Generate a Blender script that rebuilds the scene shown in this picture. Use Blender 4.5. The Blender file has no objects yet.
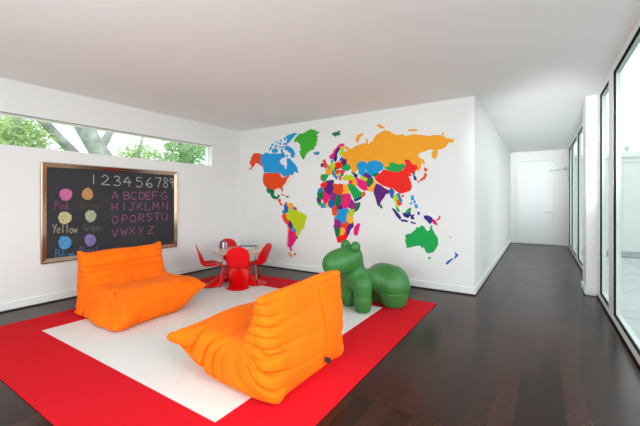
import bpy, bmesh, math, random
import numpy as np
from mathutils import Vector, Matrix
random.seed(7)
rng = np.random.default_rng(5)
C = bpy.context.scene.collection
PI = math.pi

# ------------------------------------------------------------ camera model
FPX, CX, HY, CAMH = 340.0, 320.0, 199.5, 1.317
YAW = math.atan2(220, 340)
FW = (-math.sin(YAW), math.cos(YAW))
RT = (math.cos(YAW), math.sin(YAW))
H = 2.74

def on_y(px, py, y):            # point of the plane y=const seen at a photo position
    u = (px - CX) / FPX; v = (HY - py) / FPX
    r0 = FW[0] + RT[0] * u; r1 = FW[1] + RT[1] * u
    t = y / r1
    return (r0 * t, y, CAMH + v * t)

def on_x(px, py, x):
    u = (px - CX) / FPX; v = (HY - py) / FPX
    r0 = FW[0] + RT[0] * u; r1 = FW[1] + RT[1] * u
    t = x / r0
    return (x, r1 * t, CAMH + v * t)

# ------------------------------------------------------------ materials
def srgb(r, g, b):
    f = lambda c: (c / 255 / 12.92) if c / 255 <= 0.04045 else ((c / 255 + 0.055) / 1.055) ** 2.4
    return (f(r), f(g), f(b), 1)

def mat(name, col, rough=0.5, metal=0.0, noise=0.04, nscale=8.0, bump=0.0, bscale=60.0, sheen=0.0,
        coat=0.0, spec=0.5, emit=0.0, stretch=None):
    m = bpy.data.materials.new(name); m.use_nodes = True
    nt = m.node_tree; n = nt.nodes; l = nt.links
    b = n['Principled BSDF']
    tc = n.new('ShaderNodeTexCoord')
    src = tc.outputs['Object']
    if stretch:
        mp = n.new('ShaderNodeMapping'); mp.inputs['Scale'].default_value = stretch
        l.new(src, mp.inputs['Vector']); src = mp.outputs['Vector']
    nz = n.new('ShaderNodeTexNoise'); nz.inputs['Scale'].default_value = nscale
    nz.inputs['Detail'].default_value = 4
    l.new(src, nz.inputs['Vector'])
    rp = n.new('ShaderNodeValToRGB')
    c = col
    rp.color_ramp.elements[0].position = .3; rp.color_ramp.elements[1].position = .7
    rp.color_ramp.elements[0].color = (c[0]*(1-noise), c[1]*(1-noise), c[2]*(1-noise), 1)
    rp.color_ramp.elements[1].color = (min(1, c[0]*(1+noise)), min(1, c[1]*(1+noise)), min(1, c[2]*(1+noise)), 1)
    l.new(nz.outputs['Fac'], rp.inputs['Fac'])
    l.new(rp.outputs['Color'], b.inputs['Base Color'])
    b.inputs['Roughness'].default_value = rough
    b.inputs['Metallic'].default_value = metal
    b.inputs['Specular IOR Level'].default_value = spec
    b.inputs['Coat Weight'].default_value = coat
    b.inputs['Coat Roughness'].default_value = .08
    if sheen:
        b.inputs['Sheen Weight'].default_value = sheen
        b.inputs['Sheen Roughness'].default_value = .4
        b.inputs['Sheen Tint'].default_value = (min(1,c[0]*1.2+.1), min(1,c[1]*1.4+.1), min(1, c[2]+.08), 1)
    if bump:
        n2 = n.new('ShaderNodeTexNoise'); n2.inputs['Scale'].default_value = bscale
        n2.inputs['Detail'].default_value = 5
        l.new(src, n2.inputs['Vector'])
        bp = n.new('ShaderNodeBump'); bp.inputs['Strength'].default_value = bump
        bp.inputs['Distance'].default_value = .01
        l.new(n2.outputs['Fac'], bp.inputs['Height'])
        l.new(bp.outputs['Normal'], b.inputs['Normal'])
    return m

def glass_mat(name, tint=(.93, .98, .96, 1), gloss=.06):
    m = bpy.data.materials.new(name); m.use_nodes = True
    nt = m.node_tree; n = nt.nodes; l = nt.links
    for q in list(n): n.remove(q)
    o = n.new('ShaderNodeOutputMaterial'); tr = n.new('ShaderNodeBsdfTransparent')
    gl = n.new('ShaderNodeBsdfGlossy'); mx = n.new('ShaderNodeMixShader')
    tr.inputs['Color'].default_value = tint; gl.inputs['Roughness'].default_value = .02
    mx.inputs['Fac'].default_value = gloss
    l.new(tr.outputs[0], mx.inputs[1]); l.new(gl.outputs[0], mx.inputs[2]); l.new(mx.outputs[0], o.inputs['Surface'])
    return m

def floor_mat():
    m = bpy.data.materials.new('espresso_wood_floor'); m.use_nodes = True
    nt = m.node_tree; n = nt.nodes; l = nt.links; b = n['Principled BSDF']
    tc = n.new('ShaderNodeTexCoord'); mp = n.new('ShaderNodeMapping')
    mp.inputs['Rotation'].default_value = (0, 0, PI / 2)
    l.new(tc.outputs['Object'], mp.inputs['Vector'])
    br = n.new('ShaderNodeTexBrick')
    br.inputs['Scale'].default_value = 1; br.inputs['Brick Width'].default_value = 1.5
    br.inputs['Row Height'].default_value = .13; br.inputs['Mortar Size'].default_value = .0022
    br.inputs['Color1'].default_value = srgb(34, 21, 18); br.inputs['Color2'].default_value = srgb(60, 34, 27)
    br.inputs['Mortar'].default_value = srgb(34, 26, 25)
    br.offset = .37
    l.new(mp.outputs['Vector'], br.inputs['Vector'])
    mp2 = n.new('ShaderNodeMapping'); mp2.inputs['Scale'].default_value = (14, 1.2, 1)
    l.new(tc.outputs['Object'], mp2.inputs['Vector'])
    nz = n.new('ShaderNodeTexNoise'); nz.inputs['Scale'].default_value = 3; nz.inputs['Detail'].default_value = 6
    l.new(mp2.outputs['Vector'], nz.inputs['Vector'])
    mx = n.new('ShaderNodeMix'); mx.data_type = 'RGBA'; mx.blend_type = 'MULTIPLY'
    mx.inputs[0].default_value = .55
    rp = n.new('ShaderNodeValToRGB'); rp.color_ramp.elements[0].color = (.45, .45, .45, 1); rp.color_ramp.elements[1].color = (1.3, 1.25, 1.2, 1)
    l.new(nz.outputs['Fac'], rp.inputs['Fac'])
    l.new(br.outputs['Color'], mx.inputs[6]); l.new(rp.outputs['Color'], mx.inputs[7])
    l.new(mx.outputs[2], b.inputs['Base Color'])
    n3 = n.new('ShaderNodeTexNoise'); n3.inputs['Scale'].default_value = 2.5
    l.new(tc.outputs['Object'], n3.inputs['Vector'])
    mr = n.new('ShaderNodeMapRange'); mr.inputs['To Min'].default_value = .19; mr.inputs['To Max'].default_value = .30
    l.new(n3.outputs['Fac'], mr.inputs['Value']); l.new(mr.outputs['Result'], b.inputs['Roughness'])
    bp = n.new('ShaderNodeBump'); bp.inputs['Strength'].default_value = .15; bp.inputs['Distance'].default_value = .004
    l.new(nz.outputs['Fac'], bp.inputs['Height']); l.new(bp.outputs['Normal'], b.inputs['Normal'])
    b.inputs['Specular IOR Level'].default_value = .17
    return m

def carpet_mat(name, col):
    m = mat(name, col, rough=.95, noise=.07, nscale=220, bump=.5, bscale=260, spec=.15)
    return m

def board_mat():
    m = mat('chalkboard_slate', srgb(54, 54, 58), rough=.75, noise=.10, nscale=3.0, spec=.25)
    return m

def chalk_mat(name, col, cover=.75):
    # chalk dust: the slate shows through a grainy layer of chalk
    m = bpy.data.materials.new(name); m.use_nodes = True
    nt = m.node_tree; n = nt.nodes; l = nt.links; b = n['Principled BSDF']
    tc = n.new('ShaderNodeTexCoord'); nz = n.new('ShaderNodeTexNoise')
    nz.inputs['Scale'].default_value = 70; nz.inputs['Detail'].default_value = 5
    l.new(tc.outputs['Object'], nz.inputs['Vector'])
    rp = n.new('ShaderNodeValToRGB')
    s = srgb(54, 54, 58)
    lo = tuple(s[i] + (col[i] - s[i]) * cover * .55 for i in range(3)) + (1,)
    hi = tuple(s[i] + (col[i] - s[i]) * min(1, cover * 1.15) for i in range(3)) + (1,)
    rp.color_ramp.elements[0].position = .35; rp.color_ramp.elements[1].position = .62
    rp.color_ramp.elements[0].color = lo; rp.color_ramp.elements[1].color = hi
    l.new(nz.outputs['Fac'], rp.inputs['Fac']); l.new(rp.outputs['Color'], b.inputs['Base Color'])
    b.inputs['Roughness'].default_value = .95; b.inputs['Specular IOR Level'].default_value = .1
    return m

def leaf_mat(name, c1, c2):
    m = bpy.data.materials.new(name); m.use_nodes = True
    nt = m.node_tree; n = nt.nodes; l = nt.links; b = n['Principled BSDF']
    g = n.new('ShaderNodeNewGeometry'); rp = n.new('ShaderNodeValToRGB')
    rp.color_ramp.elements[0].color = c1; rp.color_ramp.elements[1].color = c2
    l.new(g.outputs['Random Per Island'], rp.inputs['Fac'])
    l.new(rp.outputs['Color'], b.inputs['Base Color'])
    b.inputs['Roughness'].default_value = .6
    tl = n.new('ShaderNodeBsdfTranslucent'); l.new(rp.outputs['Color'], tl.inputs['Color'])
    mx = n.new('ShaderNodeMixShader'); mx.inputs['Fac'].default_value = .5
    l.new(b.outputs[0], mx.inputs[1]); l.new(tl.outputs[0], mx.inputs[2])
    l.new(mx.outputs[0], n['Material Output'].inputs['Surface'])
    return m

M = {
 'wall': mat('white_wall_paint', (.81, .805, .80, 1), rough=.7, noise=.008, nscale=1.5, spec=.25),
 'ceil': mat('white_ceiling_paint', (.88, .875, .87, 1), rough=.85, noise=.008, nscale=1.2, spec=.2),
 'trim': mat('white_gloss_trim', (.84, .84, .835, 1), rough=.35, noise=.01),
 'door': mat('white_door_paint', (.80, .81, .815, 1), rough=.4, noise=.01),
 'shadow': mat('painted_shadow_strip', (.035, .028, .028, 1), rough=.8),  # dark colour standing in for shadow under kerb and baseboards
 'gasket': mat('dark_rubber_gasket', (.012, .018, .018, 1), rough=.9, spec=.08),
 'sash': mat('pale_window_sash', (.50, .55, .535, 1), rough=.4, noise=.01),
 'floor': floor_mat(),
 'red_carpet': carpet_mat('red_carpet', srgb(206, 16, 32)),
 'white_carpet': carpet_mat('white_carpet', srgb(222, 220, 218)),
 'orange': mat('orange_microsuede', (.90, .150, .003, 1), rough=.9, noise=.09, nscale=5, bump=.25, bscale=14, sheen=.14, spec=.15),
 'tag': mat('black_woven_tag', (.02, .02, .02, 1), rough=.8),
 'green': mat('green_moulded_plastic', srgb(52, 114, 52), rough=.42, noise=.03, nscale=3, bump=.06, bscale=180, spec=.4),
 'redplast': mat('red_glossy_plastic', srgb(212, 6, 14), rough=.36, noise=.02, nscale=3, spec=.22),
 'chrome': mat('polished_chrome', (.80, .80, .80, 1), rough=.15, metal=1, noise=.02),
 'steel': mat('brushed_steel', (.55, .56, .57, 1), rough=.3, metal=1, noise=.05),
 'tabletop': mat('pale_laminate_top', srgb(200, 178, 162), rough=.25, noise=.02),
 'plyedge': mat('birch_ply_edge', srgb(196, 160, 120), rough=.5, noise=.12, nscale=20, stretch=(1, 1, 40)),
 'boardframe': mat('copper_toned_metal', (.56, .40, .30, 1), rough=.16, metal=1, noise=.06, nscale=2),
 'slate': board_mat(),
 'terrace': mat('pale_concrete_paver', (.38, .395, .395, 1), rough=.8, noise=.08, nscale=4),
 'stucco': mat('pale_stucco', (.56, .585, .57, 1), rough=.9, noise=.03, nscale=6),
 'bark': mat('grey_tree_bark', (.33, .345, .33, 1), rough=.95, noise=.35, nscale=5, bump=.8, bscale=14),
 'leaf_a': leaf_mat('light_green_leaves', (.28, .44, .15, 1), (.66, .80, .42, 1)),
 'leaf_b': leaf_mat('mid_green_leaves', (.15, .33, .11, 1), (.42, .60, .28, 1)),
 'grass': mat('lawn_green', (.16, .28, .08, 1), rough=.95, noise=.25, nscale=6),
 'glass': glass_mat('clear_glass'),
 'glass_green': glass_mat('faintly_green_glass', (.93, .97, .96, 1), .05),
 'wire': mat('grey_wire', (.35, .36, .37, 1), rough=.6),
 'paper': mat('book_page_paper', (.8, .79, .76, 1), rough=.8),
 'bookblue': mat('dark_blue_cover', srgb(70, 84, 120), rough=.4),
 'bookgrey': mat('grey_blue_cover', srgb(150, 158, 172), rough=.4),
 'tin_dark': mat('charcoal_toy_tin', srgb(70, 62, 78), rough=.45),
 'tin_white': mat('white_toy_band', srgb(225, 222, 222), rough=.45),
 'tin_purple': mat('plum_toy_band', srgb(128, 78, 120), rough=.45),
}

# ------------------------------------------------------------ mesh helpers
def obj(name, bm, m, parent=None, smooth=False, kind=None):
    me = bpy.data.meshes.new(name)
    bmesh.ops.recalc_face_normals(bm, faces=bm.faces)
    bm.to_mesh(me); bm.free()
    o = bpy.data.objects.new(name, me); C.objects.link(o)
    for mm in (m if isinstance(m, (list, tuple)) else [m]): me.materials.append(mm)
    if smooth:
        for p in me.polygons: p.use_smooth = True
    if parent: o.parent = parent
    if kind: o['kind'] = kind
    return o

def thing(name, label=None, cat=None, loc=(0, 0, 0), rotz=0.0, group=None, kind=None):
    o = bpy.data.objects.new(name, None); C.objects.link(o)
    o.empty_display_size = .1
    o.location = loc; o.rotation_euler = (0, 0, rotz)
    if label: o['label'] = label
    if cat: o['category'] = cat
    if group: o['group'] = group
    if kind: o['kind'] = kind
    return o

def tag(o, label, cat, group=None, kind=None):
    o['label'] = label; o['category'] = cat
    if group: o['group'] = group
    if kind: o['kind'] = kind
    return o

def box(bm, x0, x1, y0, y1, z0, z1, bev=0.0):
    b2 = bmesh.new()
    bmesh.ops.create_cube(b2, size=1)
    for v in b2.verts:
        v.co = Vector(((x0 + x1) / 2 + v.co.x * (x1 - x0), (y0 + y1) / 2 + v.co.y * (y1 - y0), (z0 + z1) / 2 + v.co.z * (z1 - z0)))
    if bev:
        bmesh.ops.bevel(b2, geom=list(b2.edges), offset=bev, segments=2, affect='EDGES', profile=.5)
    me = bpy.data.meshes.new('tmp'); b2.to_mesh(me); b2.free()
    bm.from_mesh(me); bpy.data.meshes.remove(me)
    return bm

def bx(*a, **k):
    bm = bmesh.new(); box(bm, *a, **k); return bm

def tube(bm, pts, rad, seg=10, caps=True):
    pts = [Vector(p) for p in pts]
    rads = rad if isinstance(rad, (list, tuple)) else [rad] * len(pts)
    rings = []
    up0 = None
    for i, p in enumerate(pts):
        t = (pts[min(i + 1, len(pts) - 1)] - pts[max(i - 1, 0)]).normalized()
        if up0 is None:
            up0 = Vector((0, 0, 1)) if abs(t.z) < .9 else Vector((1, 0, 0))
        s = t.cross(up0).normalized(); u = s.cross(t).normalized(); up0 = u
        rings.append([bm.verts.new(p + (s * math.cos(2 * PI * k / seg) + u * math.sin(2 * PI * k / seg)) * rads[i]) for k in range(seg)])
    for a, b in zip(rings, rings[1:]):
        for k in range(seg):
            bm.faces.new((a[k], a[(k + 1) % seg], b[(k + 1) % seg], b[k]))
    if caps:
        bm.faces.new(rings[0][::-1]); bm.faces.new(rings[-1])
    return bm

def lathe(bm, prof, seg=32, c=(0, 0, 0)):
    rings = []
    for r, z in prof:
        if r < 1e-5:
            rings.append([bm.verts.new((c[0], c[1], c[2] + z))])
        else:
            rings.append([bm.verts.new((c[0] + r * math.cos(2 * PI * k / seg), c[1] + r * math.sin(2 * PI * k / seg), c[2] + z)) for k in range(seg)])
    for a, b in zip(rings, rings[1:]):
        if len(a) == 1 and len(b) == 1: continue
        for k in range(seg):
            k2 = (k + 1) % seg
            if len(a) == 1: bm.faces.new((a[0], b[k2], b[k]))
            elif len(b) == 1: bm.faces.new((a[k], a[k2], b[0]))
            else: bm.faces.new((a[k], a[k2], b[k2], b[k]))
    return bm

def from_arrays(name, verts, faces, m, parent=None, smooth=True):
    me = bpy.data.meshes.new(name)
    me.from_pydata([tuple(map(float, v)) for v in verts], [], [tuple(map(int, f)) for f in faces])
    me.update()
    bm = bmesh.new(); bm.from_mesh(me)
    bmesh.ops.remove_doubles(bm, verts=bm.verts, dist=1e-4)
    bmesh.ops.recalc_face_normals(bm, faces=bm.faces)
    bm.to_mesh(me); bm.free()
    o = bpy.data.objects.new(name, me); C.objects.link(o)
    me.materials.append(m)
    if smooth:
        for p in me.polygons: p.use_smooth = True
    if parent: o.parent = parent
    return o

def catmull(pts, n, closed=False):
    P = np.array(pts, float); N = len(P); out = []
    segs = N if closed else N - 1
    # roughly even spacing
    L = [np.linalg.norm(P[(i + 1) % N] - P[i]) for i in range(segs)]
    tot = sum(L)
    for i in range(segs):
        k = max(2, int(round(n * L[i] / tot)))
        p0 = P[(i - 1) % N] if closed or i > 0 else 2 * P[0] - P[1]
        p1 = P[i]; p2 = P[(i + 1) % N]
        p3 = P[(i + 2) % N] if closed or i + 2 < N else 2 * P[-1] - P[-2]
        for j in range(k):
            t = j / k
            out.append(.5 * ((2 * p1) + (-p0 + p2) * t + (2 * p0 - 5 * p1 + 4 * p2 - p3) * t * t + (-p0 + 3 * p1 - 3 * p2 + p3) * t ** 3))
    if not closed: out.append(P[-1])
    return np.array(out)

def sstep(a, b, x):
    t = np.clip((x - a) / (b - a), 0, 1); return t * t * (3 - 2 * t)

# ============================================================ SETTING
X0, X1, Y1, YB = -5.27, .65, 5.07, -3.4
XC, YE = -.755, 11.85           # corridor wall face, end wall

# floor and ceiling
obj('floor', bx(X0 - .2, .712, YB - .2, YE + .15, -.12, 0), M['floor'], kind='structure')
obj('ceiling', bx(X0 - .2, .712, YB - .2, YE + .15, H, H + .15), M['ceil'], kind='structure')

# left wall with the long slot of the clerestory window
WY0, WY1, WZ0, WZ1 = .15, 4.34, 1.962, 2.335
bm = bmesh.new()
box(bm, X0 - .2, X0, YB - .2, Y1 + .2, 0, WZ0)
box(bm, X0 - .2, X0, YB - .2, Y1 + .2, WZ1, H)
box(bm, X0 - .2, X0, YB - .2, WY0, WZ0, WZ1)
box(bm, X0 - .2, X0, WY1, Y1 + .2, WZ0, WZ1)
obj('wall_left', bm, M['wall'], kind='structure')
# solid block between play room and corridor: map wall and corridor wall
obj('wall_back', bx(X0, XC, Y1, Y1 + .16, 0, H), M['wall'], kind='structure')
obj('wall_corridor', bx(XC - .16, XC, Y1 + .16, YE, 0, H), M['wall'], kind='structure')
# end of the corridor
DX0, DX1, DZ = -.585, .34, 2.45
bm = bmesh.new()
box(bm, XC, DX0 - .005, YE, YE + .15, 0, H); box(bm, DX1 + .005, .65, YE, YE + .15, 0, H)
box(bm, DX0 - .005, DX1 + .005, YE, YE + .15, DZ + .005, H); box(bm, DX0 - .005, DX1 + .005, YE + .06, YE + .15, 0, DZ + .005)  # last box: added backing that stops light leaking round the door
obj('wall_end', bm, M['wall'], kind='structure')
d = thing('door_1', loc=((DX0 + DX1) / 2, YE, 0), kind='structure')
hw = (DX1 - DX0) / 2
obj('door_panel', bx(-hw + .004, hw - .004, .006, .05, .012, DZ - .006, bev=.002), M['door'], d)
bm = bmesh.new()
box(bm, -hw - .05, -hw - .004, -.006, .0, 0, DZ + .05); box(bm, hw + .004, hw + .05, -.006, .0, 0, DZ + .05)
box(bm, -hw - .004, hw + .004, -.006, .0, DZ + .004, DZ + .05)
obj('door_frame', bm, M['door'], d)
bm = bmesh.new(); tube(bm, [(hw - .10, .006, .95), (hw - .10, -.042, .95), (hw - .115, -.05, .95), (hw - .235, -.05, .95)], .012)
lathe_b = bmesh.new(); lathe(lathe_b, [(0, 0), (.028, 0), (.028, .008), (0, .008)], 20)
for v in lathe_b.verts: v.co = Vector((hw - .10 + v.co.x,   .006 - v.co.z, .95 + v.co.y))
hd = obj('door_handle', bm, M['steel'], d, smooth=True)
obj('handle_rose', lathe_b, M['steel'], hd)
# hinge pin of shadow under the door
# wall behind the camera, with an unseen wide window added to let daylight in
bm = bmesh.new()
box(bm, X0, X1, YB - .2, YB, 0, .25); box(bm, X0, X1, YB - .2, YB, 2.55, H)
box(bm, X0, X0 + .5, YB - .2, YB, .25, 2.55); box(bm, X1 - .5, X1, YB - .2, YB, .25, 2.55)
obj('wall_rear', bm, M['wall'], kind='structure')
bm = bmesh.new(); box(bm, X0 + .5, X1 - .5, YB - .09, YB - .085, .25, 2.55)
w = thing('window_8', loc=(0, 0, 0), kind='structure')
obj('pane', bm, M['glass'], w)
bm = bmesh.new()
for xx in (-4.77, -2.33, .10): box(bm, xx, xx + .05, YB - .12, YB - .06, .25, 2.55)
box(bm, X0 + .5, X1 - .5, YB - .12, YB - .06, .25, .30); box(bm, X0 + .5, X1 - .5, YB - .12, YB - .06, 2.50, 2.55)
obj('window_frame', bm, M['trim'], w)

# right wall: posts, head and kerb around the tall windows
OPEN = [(-3.2, 1.9), (2.05, 4.70), (4.99, 5.66), (6.5, 8.72), (8.98, 10.32), (10.5, 11.25)]
OZ0, OZ1 = .095, 2.665
bm = bmesh.new()
box(bm, X1, X1 + .062, YB - .2, YE + .15, OZ1, H)
box(bm, X1, X1 + .062, YB - .2, YE + .15, .03, OZ0)
ys = [YB - .2] + [q for o in OPEN for q in o] + [YE + .15]
for a, b in zip(ys[0::2], ys[1::2]): box(bm, X1, X1 + .062, a, b, OZ0, OZ1)
obj('wall_right', bm, M['trim'], kind='structure')
obj('kerb_shadow_strip', bx(X1 + .012, X1 + .062, YB, YE, 0, .03), M['shadow'], kind='structure')  # dark strip painting in the shadow below the window kerb
for i, (a, b) in enumerate(OPEN):
    w = thing('window_%d' % (i + 2), loc=(0, 0, 0), kind='structure')
    def ring(x0, x1, ins0, ins1):
        q = bmesh.new()
        a2, b2, c2, d2 = a + ins0, b - ins0, OZ0 + ins0, OZ1 - ins0
        box(q, x0, x1, a2, a2 + ins1, c2, d2); box(q, x0, x1, b2 - ins1, b2, c2, d2)
        box(q, x0, x1, a2 + ins1, b2 - ins1, c2, c2 + ins1); box(q, x0, x1, a2 + ins1, b2 - ins1, d2 - ins1, d2)
        return q
    obj('gasket', ring(X1 + .002, X1 + .02, 0, .010), M['gasket'], w)
    obj('window_frame', ring(X1 + .021, X1 + .060, 0, .022), M['sash'], w)
    obj('pane', bx(X1 + .040, X1 + .046, a + .022, b - .022, OZ0 + .022, OZ1 - .022), M['glass_green'], w)
# pier that stands proud of the window wall
obj('trim_2', bx(.535, X1, 5.95, 6.40, 0, H), M['trim'], kind='structure')
bm = bmesh.new()
box(bm, .518, X1, 5.932, 5.95, .012, .10, bev=.003); box(bm, .518, .535, 5.95, 6.40, .012, .10, bev=.003)
obj('baseboard_pier', bm, M['trim'], kind='structure')
# baseboards; the shadow below them is a dark painted strip
def baseboard(name, x0, x1, y0, y1):
    obj(name, bx(x0, x1, y0, y1, .016, .108, bev=.004), M['trim'], kind='structure')
baseboard('baseboard_left', X0, X0 + .016, YB, Y1)
baseboard('baseboard_back', X0 + .016, XC + .016, Y1 - .016, Y1)
baseboard('baseboard_corridor', XC, XC + .016, Y1, YE)
bm = bmesh.new(); box(bm, XC + .016, DX0 - .055, YE - .016, YE, .016, .108); box(bm, DX1 + .055, X1, YE - .016, YE, .016, .108)
obj('baseboard_end', bm, M['trim'], kind='structure')
bm = bmesh.new()
box(bm, X0 + .001, X0 + .01, YB, Y1 - .001, .0005, .017); box(bm, X0 + .01, XC + .008, Y1 - .01, Y1 - .001, .0005, .017)
box(bm, XC + .001, XC + .008, Y1, YE, .0005, .017)
obj('baseboard_shadow_strip', bm, M['shadow'], kind='structure')  # dark strips painting in the shadow line under the baseboards

# clerestory window
w = thing('window_1', loc=(0, 0, 0), kind='structure')
bm = bmesh.new(); xg = X0 - .12
box(bm, xg - .02, xg + .03, WY0, WY1, WZ0, WZ0 + .012); box(bm, xg - .02, xg + .03, WY0, WY1, WZ1 - .012, WZ1)
box(bm, xg - .02, xg + .03, WY0, WY0 + .03, WZ0, WZ1); box(bm, xg - .02, xg + .03, WY1 - .02, WY1, WZ0, WZ1)
obj('window_frame', bm, M['trim'], w)
obj('pane', bx(xg, xg + .006, WY0 + .02, WY1 - .01, WZ0 + .01, WZ1 - .01), M['glass'], w)
bm = bmesh.new(); box(bm, X0 - .004, X0 + .003, WY0, WY1 + .008, WZ1 - .001, WZ1 + .010)
obj('head_bead', bm, mat('grey_bead', (.30, .29, .28, 1), .5), w)

# ------------------------------------------------------------ outdoors
obj('terrace_floor', bx(.712, 14, -8, 11.25, -.14, -.02), M['terrace'], kind='structure')
bm = bmesh.new()
for k in range(-4, 8):
    box(bm, .712, 14, k * 1.5 + .6, k * 1.5 + .612, -.02, -.0185)
for k in range(9):
    box(bm, 1.6 + k * 1.5, 1.612 + k * 1.5, -8, 11.25, -.02, -.0185)
obj('trim_4', bm, mat('paver_joint', (.24, .25, .25, 1), .9), kind='structure')
bm = bmesh.new(); box(bm, .712, 14, 11.25, 11.45, -.1, 2.36)
obj('wall_terrace', bm, M['stucco'], kind='structure')
bm = bmesh.new(); box(bm, .712, 14, 11.20, 11.50, 2.36, 2.50, bev=.01); box(bm, .712, 14, 11.225, 11.25, 2.24, 2.28)
obj('trim_5', bm, M['stucco'], kind='structure')
obj('trim_6', bx(.712, 14, 10.35, 11.25, -.02, .02), mat('grey_slab', (.24, .26, .265, 1), .8, noise=.1), kind='structure')  # low, darker grey slab along the foot of the terrace wall
# little light on the terrace wall
t = thing('terrace_light', 'small pale cone light on top of the terrace wall outside the glass', 'light', (1.83, 11.35, 2.50))
bm = bmesh.new(); lathe(bm, [(0, 0), (.05, 0), (.05, .02), (.025, .03), (.022, .06), (0, .06)], 16); obj('base', bm, M['steel'], t, smooth=True)
bm = bmesh.new(); lathe(bm, [(0, .055), (.03, .055), (.085, .13), (.085, .16), (0, .17)], 16); obj('shade', bm, M['sash'], t, smooth=True)
for k, (z, lab) in enumerate([(2.98, 'grey overhead cable outside, lower one just above the terrace wall'),
                              (3.62, 'grey overhead cable outside, upper one high above the terrace wall')]):
    bm = bmesh.new()
    tube(bm, [(.9 + s * 13, 14.5, z - .10 * math.sin(PI * s) + .05) for s in [i / 20 for i in range(21)]], .014, 6)
    tag(obj('overhead_cable', bm, M['wire'], smooth=True), lab, 'cable', 'overhead cables outside')
obj('ground', bx(-40, -5.48, -30, 40, -.9, -.6), M['grass'], kind='structure')

# ------------------------------------------------------------ trees seen through the clerestory
def leaves(bm, blobs, n, size, seed):
    r = random.Random(seed)
    tot = sum(b[3] ** 2 for b in blobs)
    for (x, y, z, rad) in blobs:
        for _ in range(int(n * rad ** 2 / tot)):
            while True:
                q = Vector((r.uniform(-1, 1), r.uniform(-1, 1), r.uniform(-1, 1)))
                if q.length < 1 and q.length > .25: break
            p = Vector((x, y, z)) + Vector((q.x * rad, q.y * rad, q.z * rad * .75))
            a = Vector((r.gauss(0, 1), r.gauss(0, 1), r.gauss(0, .6))).normalized()
            b = a.cross(Vector((r.gauss(0, 1), r.gauss(0, 1), r.gauss(0, 1)))).normalized()
            L = size * r.uniform(.6, 1.3); wd = L * .42
            v = [bm.verts.new(p - a * L / 2), bm.verts.new(p + b * wd / 2), bm.verts.new(p + a * L / 2), bm.verts.new(p - b * wd / 2)]
            bm.faces.new(v)
def pt(px, py, x): return on_x(px, py, x)
def tree(label, limbs, blobs, n, leafm, seed, size=.13):
    base = limbs[0][0][0]
    t = thing('garden_tree', label, 'tree', (base[0], base[1], -.6), group='trees outside the clerestory window')
    bm = bmesh.new()
    off = Vector((base[0], base[1], -.6))
    for pts, rads in limbs: tube(bm, [Vector(p) - off for p in pts], rads, 12)
    obj('trunk', bm, M['bark'], t, smooth=True)
    bm = bmesh.new(); leaves(bm, [(b[0] - off.x, b[1] - off.y, b[2] - off.z, b[3]) for b in blobs], n, size, seed)
    obj('foliage', bm, leafm, t)
XT = -9.0
def P3(l, x): return [pt(a, b, x) for a, b in l]
# big forked tree: one thick trunk, one long leaning limb
bA = pt(120, 182, XT)
limb1 = [(bA[0], bA[1], -.6), pt(112, 170, XT)] + P3([(99, 152), (90, 137), (81, 122), (66, 98)], XT)
limb2 = [pt(97, 150, XT)] + P3([(105, 141), (109, 134), (113, 122), (118, 105)], XT)
XL = -9.9
bB = pt(92, 176, XL)
limb3 = [(bB[0], bB[1], -.6), pt(88, 168, XL)] + P3([(77, 156), (60, 139), (46, 124), (25, 104)], XL)
cA = pt(78, 90, XT); cB = pt(112, 80, XT)
tree('big pale grey forked tree trunk outside the clerestory window',
     [(limb1, [.30, .26, .215, .20, .19, .17]), (limb2, [.12, .10, .085, .075, .06])],
     [(cA[0], cA[1], cA[2] + 1.3, .9), (cB[0], cB[1], cB[2] + 1.4, .8)], 1000, M['leaf_b'], 1)
cC = pt(22, 88, XL)
tree('mossy grey leaning tree limb left of the forked trunk outside',
     [(limb3, [.17, .15, .125, .115, .105, .09])],
     [(cC[0], cC[1], cC[2] + 1.0, .8), (cC[0]-.3, cC[1] - .5, cC[2] + .8, .7)], 900, M['leaf_a'], 2)
# leafy trees
def leafy(label, x, cpx, cpy, spread, n, lm, seed, size=.13):
    c = pt(cpx, cpy, x)
    limbs = [([(c[0], c[1], -.6), (c[0] + .05, c[1] + .05, c[2] * .5), (c[0], c[1], c[2]), (c[0], c[1] + .2, c[2] + .8)], [.14, .11, .07, .02])]
    blobs = []
    for (dpx, dpy, r) in spread:
        q = pt(cpx + dpx, cpy + dpy, x + random.uniform(-.6, .6)); blobs.append((q[0], q[1], q[2], r))
    tree(label, limbs, blobs, n, lm, seed, size)
leafy('light green bushy tree at the left end of the clerestory window', -10.0, 14, 134,
      [(-12, 6, .8), (2, 9, .7), (16, 12, .6), (-6, -6, .6), (10, -3, .5), (24, 14, .25), (-30, 0, 1), (22, -4, .22)], 3600, M['leaf_a'], 3, .12)
leafy('small bright shrub-like tree right of the forked trunk outside', -10.5, 138, 156,
      [(-10, 0, .4), (-2, -8, .35), (8, -2, .45), (16, 2, .4), (0, 8, .6), (-16, 8, .25)], 1500, M['leaf_a'], 4, .12)
leafy('dense green tree at the right end of the clerestory window', -10.5, 184, 150,
      [(-2, 2, .65), (8, -4, .6), (-12, -6, .35), (16, 6, .6), (-4, 12, .5), (20, -6, .5), (-16, 10, .35)], 3600, M['leaf_b'], 5, .12)

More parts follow.
